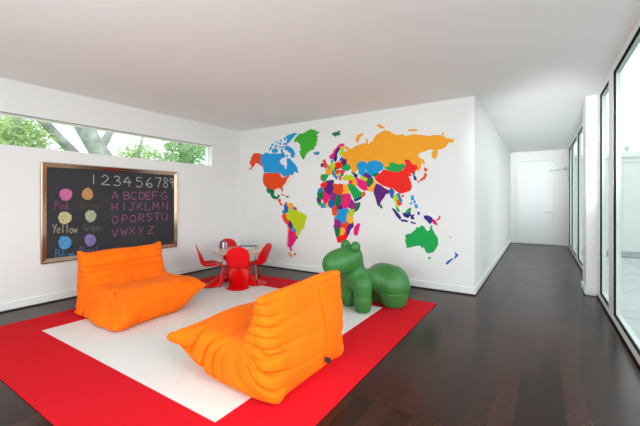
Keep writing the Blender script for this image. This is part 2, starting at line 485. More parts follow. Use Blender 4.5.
# ============================================================ RUG
RX0, RX1, RY0, RY1 = -4.68, -1.095, .82, 4.39
IX0, IX1, IY0, IY1 = -4.17, -1.6, 1.34, 3.86
rug = thing('rug', 'large square red carpet tile rug with a white centre on the dark floor', 'rug', ((RX0 + RX1) / 2, (RY0 + RY1) / 2, 0))
ox, oy = rug.location.x, rug.location.y
bm = bmesh.new()
box(bm, RX0 - ox, RX1 - ox, RY0 - oy, IY0 - oy, 0, .011, bev=.002); box(bm, RX0 - ox, RX1 - ox, IY1 - oy, RY1 - oy, 0, .011, bev=.002)
box(bm, RX0 - ox, IX0 - ox, IY0 - oy, IY1 - oy, 0, .011, bev=.002); box(bm, IX1 - ox, RX1 - ox, IY0 - oy, IY1 - oy, 0, .011, bev=.002)
obj('border', bm, M['red_carpet'], rug)['label'] = 'red border of the rug'
bm = bmesh.new()
nx = 5
for i in range(nx):
    for j in range(nx):
        ax = IX0 + (IX1 - IX0) * i / nx; bx_ = IX0 + (IX1 - IX0) * (i + 1) / nx
        ay = IY0 + (IY1 - IY0) * j / nx; by = IY0 + (IY1 - IY0) * (j + 1) / nx
        box(bm, ax - ox, bx_ - ox, ay - oy, by - oy, 0, .011, bev=.0012)
obj('center_field', bm, M['white_carpet'], rug)['label'] = 'white centre of the rug'
RZ = .011

# ============================================================ LOW ORANGE LOUNGE CHAIRS
PROF = [(.085, 0), (.03, .035), (.006, .14), (.0, .30), (.008, .44), (.022, .56), (.04, .66), (.075, .705), (.125, .70), (.175, .65),
        (.215, .56), (.25, .475), (.31, .405), (.40, .365), (.52, .355), (.65, .365), (.78, .37), (.88, .352), (.955, .31),
        (.99, .262), (.985, .19), (.955, .10), (.905, .03), (.82, 0), (.5, 0), (.3, 0)]
MED = np.array([(.08, .675), (.11, .50), (.16, .30), (.27, .19), (.50, .175), (.75, .20), (.965, .262)])

MEDF = catmull(MED, 400)
def nearest_med(p):
    best = None
    for a, b in zip(MED[:-1], MED[1:]):
        ab = b - a; t = np.clip(np.dot(p - a, ab) / np.dot(ab, ab), 0, 1); q = a + ab * t
        dd = np.linalg.norm(p - q)
        if best is None or dd < best[0]: best = (dd, q)
    return best[1]

def make_lounge(name, W, seed, ear_h=.022, sq=.55, tip=1.0):
    prof = catmull(PROF, 400, closed=True)
    # arc length along the limp middle line that each outline point belongs to, smoothed so the end caps close cleanly
    mseg = np.linalg.norm(np.diff(MEDF, axis=0), axis=1); marc = np.concatenate([[0], np.cumsum(mseg)])
    al = np.array([marc[int(np.argmin(np.linalg.norm(MEDF - p, axis=1)))] for p in prof])
    for _ in range(60): al = (np.roll(al, 1) + al * 2 + np.roll(al, -1)) / 4
    med = np.stack([np.interp(al, marc, MEDF[:, 0]), np.interp(al, marc, MEDF[:, 1])], 1)
    S = len(prof)
    Rr = .13
    cols = []
    ne = 24; nm = 84
    phis = [-PI / 2 + (PI / 2) * i / ne for i in range(ne)] + [0] * nm + [(PI / 2) * (i + 1) / ne for i in range(ne)]
    ws = []
    for i, ph in enumerate(phis):
        if i < ne: ws.append(-(W / 2 - Rr) + Rr * math.sin(ph))
        elif i >= ne + nm: ws.append((W / 2 - Rr) + Rr * math.sin(ph))
        else: ws.append(-(W / 2 - Rr) + (W - 2 * Rr) * (i - ne) / (nm - 1))
    T = len(phis)
    V = np.zeros((S, T, 3)); G = np.zeros(T)
    for j, (ph, w_) in enumerate(zip(phis, ws)):
        g = max(0, math.cos(ph)) ** (sq if ph < 0 else .55); G[j] = g
        p = med + (prof - med) * g
        V[:, j, 0] = p[:, 0]; V[:, j, 1] = w_; V[:, j, 2] = p[:, 1]
    D = V[:, :, 0].copy(); Wc = V[:, :, 1].copy(); Z = V[:, :, 2].copy()
    # width varies with height: widest at nose and at the back's top, pulled in at the crook
    base = prof[:, None, :]
    wf = 1 + .02 * np.exp(-((D - .97) / .12) ** 2) + .015 * np.exp(-((Z - .68) / .08) ** 2) - .035 * np.exp(-(((D - .33) / .14) ** 2 + ((Z - .40) / .14) ** 2)) - np.where(Wc > 0, .04, -.045) * np.exp(-(Z / .09) ** 2)
    V[:, :, 1] *= wf
    # normals
    def normals(V):
        ds = np.roll(V, -1, 0) - np.roll(V, 1, 0)
        dt = np.zeros_like(V); dt[:, 1:-1] = V[:, 2:] - V[:, :-2]; dt[:, 0] = V[:, 1] - V[:, 0]; dt[:, -1] = V[:, -1] - V[:, -2]
        n = np.cross(dt, ds); ln = np.linalg.norm(n, axis=2, keepdims=True); n = n / np.maximum(ln, 1e-9)
        return n
    N = normals(V)
    ctr = np.array([.4, 0, .22])
    # orientation: make the nose's normal point forward
    k = int(np.argmax(prof[:, 0])); 
    if N[k, T // 2, 0] < 0: N = -N
    bl = (1 - sstep(.30, .70, G))[None, :, None]
    sg_ = np.where(np.arange(T) < T // 2, -1.0, 1.0)[None, :, None]
    N = N * (1 - bl) + np.concatenate([np.zeros((S, T, 1)), np.broadcast_to(sg_, (S, T, 1)), np.zeros((S, T, 1))], 2) * bl
    N /= np.linalg.norm(N, axis=2, keepdims=True)
    PH = np.abs(np.array(phis))[None, :]
    aw = np.abs(Wc) / (W / 2)
    disp = np.zeros((S, T))
    # pleats fanning out from the crook over the sides
    cr = np.array([.30, .50])
    th = np.arctan2(Z - cr[1], D - cr[0]); r = np.hypot(Z - cr[1], D - cr[0])
    th2 = np.where(th > PI * .62, th - 2 * PI, th)          # runs from -1.38 pi to .62 pi
    warp = .22 * np.sin(r * 9 + seed) + .10 * np.sin(th2 * 5 + seed * 2)
    s = np.sin((th2 + warp) * 8.5 + seed)
    fold = 1 - np.abs(s) ** .5 * 1.0
    fold = -(np.exp(-(s / .34) ** 2))                      # narrow valleys between plump ridges
    amp = .058 * (0.65 + .35 * np.sin(th2 * 3.1 + 1.3 * seed))
    side = sstep(.60, .90, aw)
    fwd = 1 - .8 * sstep(.72, .92, D) * sstep(-.9, -.2, th2)   # calmer towards the nose
    amp = amp * np.where(Wc < 0, 1.25, 1.0)
    disp += np.where((Wc < 0) & (D < .16), .25, 1) * fold * amp * side * sstep(.12, .40, r) * fwd * (1 - .75 * sstep(.56, .66, Z))
    # lumbar bands across the inside of the back
    inside = (D > .15) & (D < .50) & (Z > .34)
    lum = np.zeros_like(disp)
    for zc, dep in ((.565, .026), (.505, .022), (.455, .020), (.41, .018)):
        zz = zc + .012 * np.sin(Wc * 6 + zc * 30 + seed) - .015 * aw
        lum -= dep * np.exp(-((Z - zz) / .012) ** 2)
    disp += lum * inside * (1 - .5 * sstep(.85, 1, aw))
    # seat: cross seam, button dimple and soft sag
    top = (Z > .3) & (D > .36)
    disp -= top * .012 * np.exp(-((D - .60 - .015 * np.sin(Wc * 5)) / .012) ** 2) * (1 - .6*sstep(.3, .8, aw))
    disp -= (Z > .3) * .035 * np.exp(-((D - .40) ** 2 + Wc ** 2) / .0016)
    disp += top * (.018 * np.cos(Wc / W * PI * 1.2)) * sstep(.45, .6, D) * (1 - sstep(.88, .97, D))
    # front pillow: seam along the upper and lower front edge
    front = (D > .80)
    disp -= front * .010 * np.exp(-((Z - .305) / .010) ** 2) * (D > .9)
    # rear of the back: channels and one vertical seam
    rear = (D < .13) & (Z > .03)
    disp -= rear * .030 * np.exp(-((Wc + .13 - .006 * np.sin(Z * 14)) / .015) ** 2) * sstep(.03, .12, Z) * (1 - sstep(.60, .68, Z))
    for zc in (.20, .36, .51):
        zz = zc + .014 * np.sin(Wc * 7 + zc * 9 + seed)
        disp -= rear * .010 * np.exp(-((Z - zz) / .018) ** 2) * (.35 + np.where(Wc > 0, .65, -.2) * aw)
    disp -= rear * .014 * np.exp(-((Z - .655) / .010) ** 2) * .6
    # horizontal tucks at the rear corners of the back
    tuck = (D < .2) & (Z > .2)
    disp -= tuck * np.where(Wc > 0, .016, .0) * np.exp(-(np.sin(Z * 46 + 2.2 * np.sin(Wc * 5)) / .35) ** 2) * sstep(.70, .86, aw) * (1 - sstep(.62, .68, Z))
    # belly
    disp += rear * .03 * np.exp(-((Z - .26) / .2) ** 2) * np.cos(np.clip(Wc / W, -.5, .5) * PI)
    # everyday softness
    for _ in range(14):
        kx, ky, kz, p0 = rng.uniform(-14, 14), rng.uniform(-14, 14), rng.uniform(-14, 14), rng.uniform(0, 6.28)
        disp += .0016 * np.sin(kx * D + ky * Wc + kz * Z + p0)
    calm = sstep(.0, .30, G)[None, :]
    mdist = np.linalg.norm(np.stack([D, Z], 2) - np.array([.20, .26]), axis=2)
    disp = np.maximum(disp, -.06) * (1 - .8 * (1 - calm) * np.exp(-(mdist / .12) ** 2))
    flat = sstep(.0, .05, Z)
    V2 = V + N * (disp * flat)[:, :, None]
    # ears: the cover is pinched into points at the top corners
    ear = np.exp(-(((np.abs(Wc) - W / 2 * .97) / .05) ** 2)) * np.exp(-(((Z - .69) / .05) ** 2))
    V2[:, :, 2] += ear_h * ear; V2[:, :, 1] += np.sign(Wc) * .010 * ear
    tipc = np.exp(-(((np.abs(Wc) - W / 2 * .97) / .07) ** 2)) * np.exp(-(((D - .96) / .06) ** 2)) * np.exp(-(((Z - .27) / .09) ** 2))
    tipc *= tip
    V2[:, :, 0] += .035 * tipc; V2[:, :, 1] += np.sign(Wc) * .030 * tipc; V2[:, :, 2] += .012 * tipc
    # nose lifts off the floor towards its corners
    ws_ = np.where(Wc > 0, 1.0, .0)
    lift = sstep(.48, 1.0, D) * sstep(.30, 1.0, aw) * ws_
    V2[:, :, 0] += .07 * (Wc < 0) * sstep(.55, .9, aw) * sstep(.6, .95, D) * (1 - sstep(.05, .26, V2[:, :, 2]))
    V2[:, :, 2] += .15 * lift * (1 - sstep(.0, .30, V2[:, :, 2]))
    low = (1 - sstep(.0, .22, V2[:, :, 2])) * sstep(.55, .95, aw)
    V2[:, :, 1] += np.where(Wc < 0, -.025 - .065 * sstep(.25, .6, D), .0) * low
    V2[:, :, 0] -= .05 * low * (1 - sstep(.1, .35, D))
    V2[:, :, 2] = np.maximum(V2[:, :, 2], 0)
    idx = np.arange(S * T).reshape(S, T)
    faces = []
    for i in range(S):
        i2 = (i + 1) % S
        for j in range(T - 1):
            faces.append((idx[i, j], idx[i2, j], idx[i2, j + 1], idx[i, j + 1]))
    verts = V2.reshape(-1, 3).copy(); verts[:, 0] -= .5
    return verts, faces

def lounge(loc, rz, W, seed, label, sx=1.0, ear_h=.022, sq=.55, tip=1.0):
    t = thing('lounge_chair', label, 'chair', loc, rz, group='low orange lounge chairs on the rug')
    v, f = make_lounge('cushion', W, seed, ear_h, sq, tip)
    v[:, 0] *= sx
    o = from_arrays('cushion', v, f, M['orange'], t)
    # covered button in the crook of seat and back
    bm = bmesh.new(); lathe(bm, [(0, .012), (.010, .010), (.016, .004), (.017, 0), (0, -.004)], 16, (-.10 * sx, 0, .347))
    obj('button', bm, M['orange'], t, smooth=True)
    bm = bx(-.560 * sx, -.513 * sx, -.138, -.122, .085, .12)
    obj('fabric_tag', bm, M['tag'], t)['label'] = 'small black woven tag on the rear seam'
    return t
lounge((-3.915, 2.222, RZ), math.radians(2), .98, 1.0, 'orange lounge chair in front of the chalkboard, facing right', 1.02, .038, .36, .2)
lounge((-1.855, 2.04, RZ), math.radians(180), .97, 2.3, 'orange lounge chair in the foreground seen from behind, facing left', .97, .004)

# ============================================================ GREEN TOY DOG SEAT (surface nets on a distance field)
def surface_nets(F, org, h):
    nx, ny, nz = F.shape
    ins = F < 0
    cs = [(i, j, k) for i in (0, 1) for j in (0, 1) for k in (0, 1)]
    cnt = np.zeros((nx - 1, ny - 1, nz - 1), int); 
    for (i, j, k) in cs: cnt += ins[i:nx - 1 + i, j:ny - 1 + j, k:nz - 1 + k]
    act = (cnt > 0) & (cnt < 8)
    acc = np.zeros(act.shape + (3,)); num = np.zeros(act.shape)
    for a in range(8):
        for b in range(a + 1, 8):
            A = cs[a]; B = cs[b]
            if sum(abs(A[q] - B[q]) for q in range(3)) != 1: continue
            fa = F[A[0]:nx - 1 + A[0], A[1]:ny - 1 + A[1], A[2]:nz - 1 + A[2]]
            fb = F[B[0]:nx - 1 + B[0], B[1]:ny - 1 + B[1], B[2]:nz - 1 + B[2]]
            cross = (fa < 0) != (fb < 0)
            t = np.where(cross, fa / np.where(fa == fb, 1, fa - fb), 0)
            for q in range(3):
                acc[..., q] += np.where(cross, A[q] + (B[q] - A[q]) * t, 0)
            num += cross
    ids = -np.ones(act.shape, int); ids[act] = np.arange(act.sum())
    I = np.argwhere(act)
    verts = (I + acc[act] / num[act][:, None]) * h + np.array(org)
    faces = []
    for ax in range(3):
        sl0 = [slice(None)] * 3; sl1 = [slice(None)] * 3
        sl0[ax] = slice(0, -1); sl1[ax] = slice(1, None)
        cr = ins[tuple(sl0)] != ins[tuple(sl1)]
        o1, o2 = [q for q in range(3) if q != ax]
        for e in np.argwhere(cr):
            if e[o1] == 0 or e[o2] == 0 or e[o1] >= F.shape[o1] - 1 or e[o2] >= F.shape[o2] - 1: continue
            c = []
            for d1, d2 in ((-1, -1), (0, -1), (0, 0), (-1, 0)):
                q = e.copy(); q[o1] += d1; q[o2] += d2; c.append(ids[tuple(q)])
            if min(c) >= 0: faces.append(c)
    return verts, faces

h_ = .0115
DS = 1.0
gx = np.arange(-.80, .52, h_); gy = np.arange(-.36, .36, h_); gz = np.arange(-.03, .92, h_)
GX, GY, GZ = np.meshgrid(gx, gy, gz, indexing='ij')
def cap(a, b, ra, rb):
    a = np.array(a); b = np.array(b); ab = b - a
    t = np.clip(((GX - a[0]) * ab[0] + (GY - a[1]) * ab[1] + (GZ - a[2]) * ab[2]) / np.dot(ab, ab), 0, 1)
    return np.sqrt((GX - a[0] - ab[0] * t) ** 2 + (GY - a[1] - ab[1] * t) ** 2 + (GZ - a[2] - ab[2] * t) ** 2) - (ra + (rb - ra) * t)
def ell(c, r):
    k0 = np.sqrt(((GX - c[0]) / r[0]) ** 2 + ((GY - c[1]) / r[1]) ** 2 + ((GZ - c[2]) / r[2]) ** 2)
    k1 = np.sqrt(((GX - c[0]) / r[0] ** 2) ** 2 + ((GY - c[1]) / r[1] ** 2) ** 2 + ((GZ - c[2]) / r[2] ** 2) ** 2)
    return k0 * (k0 - 1) / np.maximum(k1, 1e-6)
def su(a, b, k):
    hh = np.clip(.5 + .5 * (b - a) / k, 0, 1); return b + (a - b) * hh - k * hh * (1 - hh)
def leg(x, y, r, ztop, rb):
    # rounded post: radius r above, tucked in slightly to rb at the foot
    rr = rb + (r - rb) * sstep(.0, .12, GZ)
    q = np.hypot(GX - x, GY - y) - rr
    e = .035
    dz = np.maximum(GZ - ztop, -GZ)
    ax_ = q + e; bz_ = dz + e
    return np.minimum(np.maximum(ax_, bz_), 0) + np.sqrt(np.maximum(ax_, 0) ** 2 + np.maximum(bz_, 0) ** 2) - e
fr = su(su(leg(0, .145, .106, .34, .088), leg(0, -.145, .106, .34, .088), .03), su(ell((0, .125, .35), (.105, .10, .085)), ell((0, -.125, .35), (.105, .10, .085)), .05), .05)
body = cap((-.42, 0, .31), (-.02, 0, .35), .14, .118)
hind = su(su(ell((-.475, .12, .27), (.198, .19, .21)), leg(-.475, .13, .17, .28, .145), .06),
          su(ell((-.475, -.12, .27), (.198, .19, .21)), leg(-.475, -.13, .17, .28, .145), .06), .09)
hind = su(hind, ell((-.475, 0, .28), (.20, .26, .20)), .06)
neck = cap((.0, 0, .40), (.05, 0, .62), .125, .115)
head = su(cap((.07, 0, .645), (.305, 0, .54), .126, .124), ell((.20, 0, .58), (.235, .145, .15)), .05)
ears = np.minimum(ell((.075, .105, .755), (.062, .052, .064)), ell((.075, -.105, .755), (.062, .052, .064)))
F = su(su(body, hind, .09), fr, .09)
F = su(F, neck, .07); F = su(F, head, .05)
F = F + .007 * np.exp(-((GZ - .185) / .009) ** 2)            # moulding line round the feet
v, f = surface_nets(F, (gx[0], gy[0], gz[0]), h_)
v[:, 2] = np.maximum(v[:, 2], 0); v *= DS
PUP = thing('toy_dog_seat', 'green moulded plastic toy dog with ball ears standing on the rug edge', 'toy dog', (.428 * RT[0] + 4.075 * FW[0], .428 * RT[1] + 4.075 * FW[1], RZ), math.atan2(-.88 * RT[1] - .47 * FW[1], -.88 * RT[0] - .47 * FW[0]))
from_arrays('body', v, f, M['green'], PUP)
for sy in (-1, 1):
    bm = bmesh.new(); bmesh.ops.create_uvsphere(bm, u_segments=28, v_segments=18, radius=1)
    for q in bm.verts: q.co = Vector((.075 + q.co.x * .062, sy * .105 + q.co.y * .052, .755 + q.co.z * .064))
    obj('ear', bm, M['green'], PUP, smooth=True)

# ============================================================ CHILDREN'S TABLE AND CHAIRS
TC = (-3.966, 3.832); TZ = .515
def chair_mesh():
    ctrl = [(-.205, .630), (-.200, .60), (-.185, .54), (-.165, .46), (-.148, .39), (-.128, .34), (-.09, .308), (-.03, .300), (.06, .306), (.13, .315),
            (.175, .308), (.196, .28), (.19, .235), (.160, .18), (.115, .125), (.06, .078), (-.01, .040), (-.09, .014), (-.16, .003)]
    pr = catmull(ctrl, 84)
    S = len(pr); T = 29
    L = np.concatenate([[0], np.cumsum(np.linalg.norm(np.diff(pr, axis=0), axis=1))]); L /= L[-1]
    # half widths along the profile
    kx = [0, .01, .03, .06, .11, .17, .23, .29, .36, .44, .52, .60, .70, .80, .92, 1]
    kw = [.040, .080, .118, .146, .164, .166, .156, .150, .164, .172, .170, .150, .132, .140, .158, .150]
    hwid = np.interp(L, kx, kw)
    for _ in range(2):
        hwid[1:-1] = (hwid[:-2] + 2 * hwid[1:-1] + hwid[2:]) / 4
    V = np.zeros((S, T, 3))
    tg = np.gradient(pr, axis=0); tg /= np.linalg.norm(tg, axis=1, keepdims=True)
    nr = np.stack([-tg[:, 1], tg[:, 0]], 1)                  # left normal of the profile
    for i in range(S):
        for j in range(T):
            s = -1 + 2 * j / (T - 1)
            d, z = pr[i]; w_ = hwid[i] * s
            l = L[i]
            curl = .045 * sstep(.02, .25, l) * (1 - sstep(.42, .52, l)) * abs(s) ** 2.6
            # back and seat: edges stand up towards the sitter
            d2 = d + nr[i, 0] * curl; z2 = z + nr[i, 1] * curl
            # base: the sides drape towards the floor
            k = sstep(.53, .72, l)
            z2 = z2 * (1 - k * .96 * abs(s) ** 2.4)
            d2 = d2 + .10 * sstep(.80, 1, l) * abs(s) ** 2.2
            V[i, j] = (d2, w_, max(z2, .004))
    idx = np.arange(S * T).reshape(S, T)
    faces = [(idx[i, j], idx[i + 1, j], idx[i + 1, j + 1], idx[i, j + 1]) for i in range(S - 1) for j in range(T - 1)]
    return V.reshape(-1, 3), faces
cv, cf = chair_mesh()
def child_chair(xy, heading, label, first=None):
    loc = (xy[0], xy[1], RZ + .006)
    if first is None:
        t = from_arrays('child_chair', cv, cf, M['redplast'])
        so = t.modifiers.new('thickness', 'SOLIDIFY'); so.thickness = .011; so.offset = 0
    else:
        t = first.copy(); C.objects.link(t)
    t.location = loc; t.rotation_euler = (0, 0, math.radians(heading))
    tag(t, label, 'chair', 'red child chairs around the round table')
    return t
c0 = child_chair((-3.727, 3.546), 134, 'red curved plastic child chair nearest the camera, its back turned to us')
child_chair((-4.185, 3.415), 54, 'red curved plastic child chair at the left side of the round table, in profile', c0)
child_chair((-3.684, 3.884), 194, 'red curved plastic child chair at the right side of the round table, in profile', c0)
child_chair((-4.32, 3.97), -19, 'red curved plastic child chair behind the round table, mostly hidden', c0)

t = thing('kids_table', 'low round kids table with pale top and thin chrome legs between red chairs', 'table', (TC[0], TC[1], RZ))
bm = bmesh.new(); lathe(bm, [(0, TZ - .004), (.426, TZ - .004), (.4275, TZ - .002), (.4275, TZ + .001), (0, TZ + .001)], 64)
top = obj('tabletop', bm, M['tabletop'], t)
bm = bmesh.new(); lathe(bm, [(.0, TZ - .022), (.424, TZ - .022), (.430, TZ - .018), (.430, TZ - .004), (0, TZ - .004)], 64)
obj('table_edge', bm, M['plyedge'], t)
for k in range(4):
    a = math.radians(-96 + 90 * k)
    bm = bmesh.new(); ca, sa = math.cos(a), math.sin(a)
    tube(bm, [(ca * .335, sa * .335, TZ - .022), (ca * .34, sa * .34, TZ - .06), (ca * .379, sa * .379, .012)], .0085, 10)
    lg = obj('leg', bm, M['chrome'], t, smooth=True)
    bm = bmesh.new(); lathe(bm, [(0, 0), (.013, 0), (.013, .012), (.010, .016), (0, .016)], 14, (ca * .380, sa * .380, 0))
    obj('glide', bm, M['tag'], lg)
# things on the table
def on_table(lat, dep, z=0): # offsets from the table centre, to the right and away from the camera
    return (TC[0] + RT[0] * lat + FW[0] * dep, TC[1] + RT[1] * lat + FW[1] * dep, RZ + TZ + .001 + z)
t = thing('toy_jar', 'small rounded grey, plum and white striped jar on the kids table', 'jar', on_table(-.325, .15))
bm = bmesh.new(); lathe(bm, [(0, 0), (.050, 0), (.060, .008), (.066, .03), (.066, .07), (.060, .092), (.045, .104), (0, .106)], 28)
jar = obj('jar_body', bm, [M['tin_white'], M['tin_purple'], M['tin_dark']], t, smooth=True)
for p in jar.data.polygons:
    a = (math.degrees(math.atan2(p.center.y, p.center.x)) + 360) % 360
    p.material_index = 0 if int(a / 25.7) % 3 == 0 else (1 if int(a / 25.7) % 3 == 1 else 2)
bm = bmesh.new(); lathe(bm, [(0, .104), (.043, .104), (.046, .108), (.043, .118), (.012, .122), (.012, .130), (0, .132)], 28)
obj('lid', bm, M['tin_dark'], t, smooth=True)
def book(label, lat, dep, z, rz, w_, l_, th, m):
    t = thing('picture_book', label, 'book', on_table(lat, dep, z), rz, group='picture books on the kids table')
    bm = bmesh.new()
    box(bm, -w_ / 2, w_ / 2, -l_ / 2, l_ / 2, 0, .002); box(bm, -w_ / 2, w_ / 2, -l_ / 2, l_ / 2, th - .002, th)
    box(bm, -w_ / 2, -w_ / 2 + .002, -l_ / 2, l_ / 2, .002, th - .002)
    obj('cover', bm, m, t)
    obj('pages', bx(-w_ / 2 + .002, w_ / 2 - .004, -l_ / 2 + .004, l_ / 2 - .004, .002, th - .002), M['paper'], t)
book('flat grey blue picture book under the dark blue one on the kids table', .04, .21, 0, YAW + .06, .31, .22, .014, M['bookgrey'])
book('flat dark blue picture book lying on top of another on the kids table', .05, .21, .014, YAW - .03, .29, .20, .014, M['bookblue'])

# ============================================================ CHALKBOARD
XB = X0 + .03
q0 = on_x(41, 163, X0 + .04); q1 = on_x(176.2, 171.2, X0 + .04)
BY0, BY1, BZ0, BZ1 = 1.672, 3.578, .505, 1.79
cb = thing('chalkboard', 'large black chalkboard with metal frame and coloured chalk alphabet on the left wall', 'chalkboard', (X0 + .002, (BY0 + BY1) / 2, (BZ0 + BZ1) / 2))
co = cb.location
def rel(x, y, z): return Vector((x - co.x, y - co.y, z - co.z))
fwid = .064
obj('slate_panel', bx(0, .022, BY0 + .03 - co.y, BY1 - .03 - co.y, BZ0 + .03 - co.z, BZ1 - .03 - co.z), M['slate'], cb)
# mitred frame, raised towards the middle of its moulding
bm = bmesh.new()
lv = [(0, .0), (0, .034), (.012, .044), (fwid - .018, .034), (fwid - .004, .030), (fwid, .022)]
rings = []
for ins, ht in lv:
    rings.append([bm.verts.new(rel(X0 + .002 + ht, y, z)) for (y, z) in
                  ((BY0 + ins, BZ0 + ins), (BY1 - ins, BZ0 + ins), (BY1 - ins, BZ1 - ins), (BY0 + ins, BZ1 - ins))])
for a, b in zip(rings, rings[1:]):
    for k in range(4): bm.faces.new((a[k], a[(k + 1) % 4], b[(k + 1) % 4], b[k]))
obj('frame', bm, M['boardframe'], cb)

XCH = X0 + .0255
def chalk_pt(px, py, lift=0.0):
    p = on_x(px, py, XCH + lift); return rel(*p)
def ribbon(bm, pts, wpx):
    """one chalk stroke: a flat ribbon lying on the slate; pts are photo positions on the board"""
    if len(pts) > 2: pp = catmull(pts, 6 * len(pts))
    else: pp = np.array([np.array(pts[0]) * (1 - s) + np.array(pts[1]) * s for s in (0, .25, .5, .75, 1)], float)
    V = [chalk_pt(*p) for p in pp]
    hw_ = wpx / 2 * .0132
    prev = None
    for i, p in enumerate(V):
        tdir = (V[min(i + 1, len(V) - 1)] - V[max(i - 1, 0)])
        if tdir.length < 1e-7: continue
        tdir.normalize(); nrm = Vector((1, 0, 0)).cross(tdir).normalized()
        ww = hw_ * random.uniform(.8, 1.15)
        a = bm.verts.new(p + nrm * ww); b = bm.verts.new(p - nrm * ww)
        if prev: bm.faces.new((prev[0], a, b, prev[1]))
        prev = (a, b)

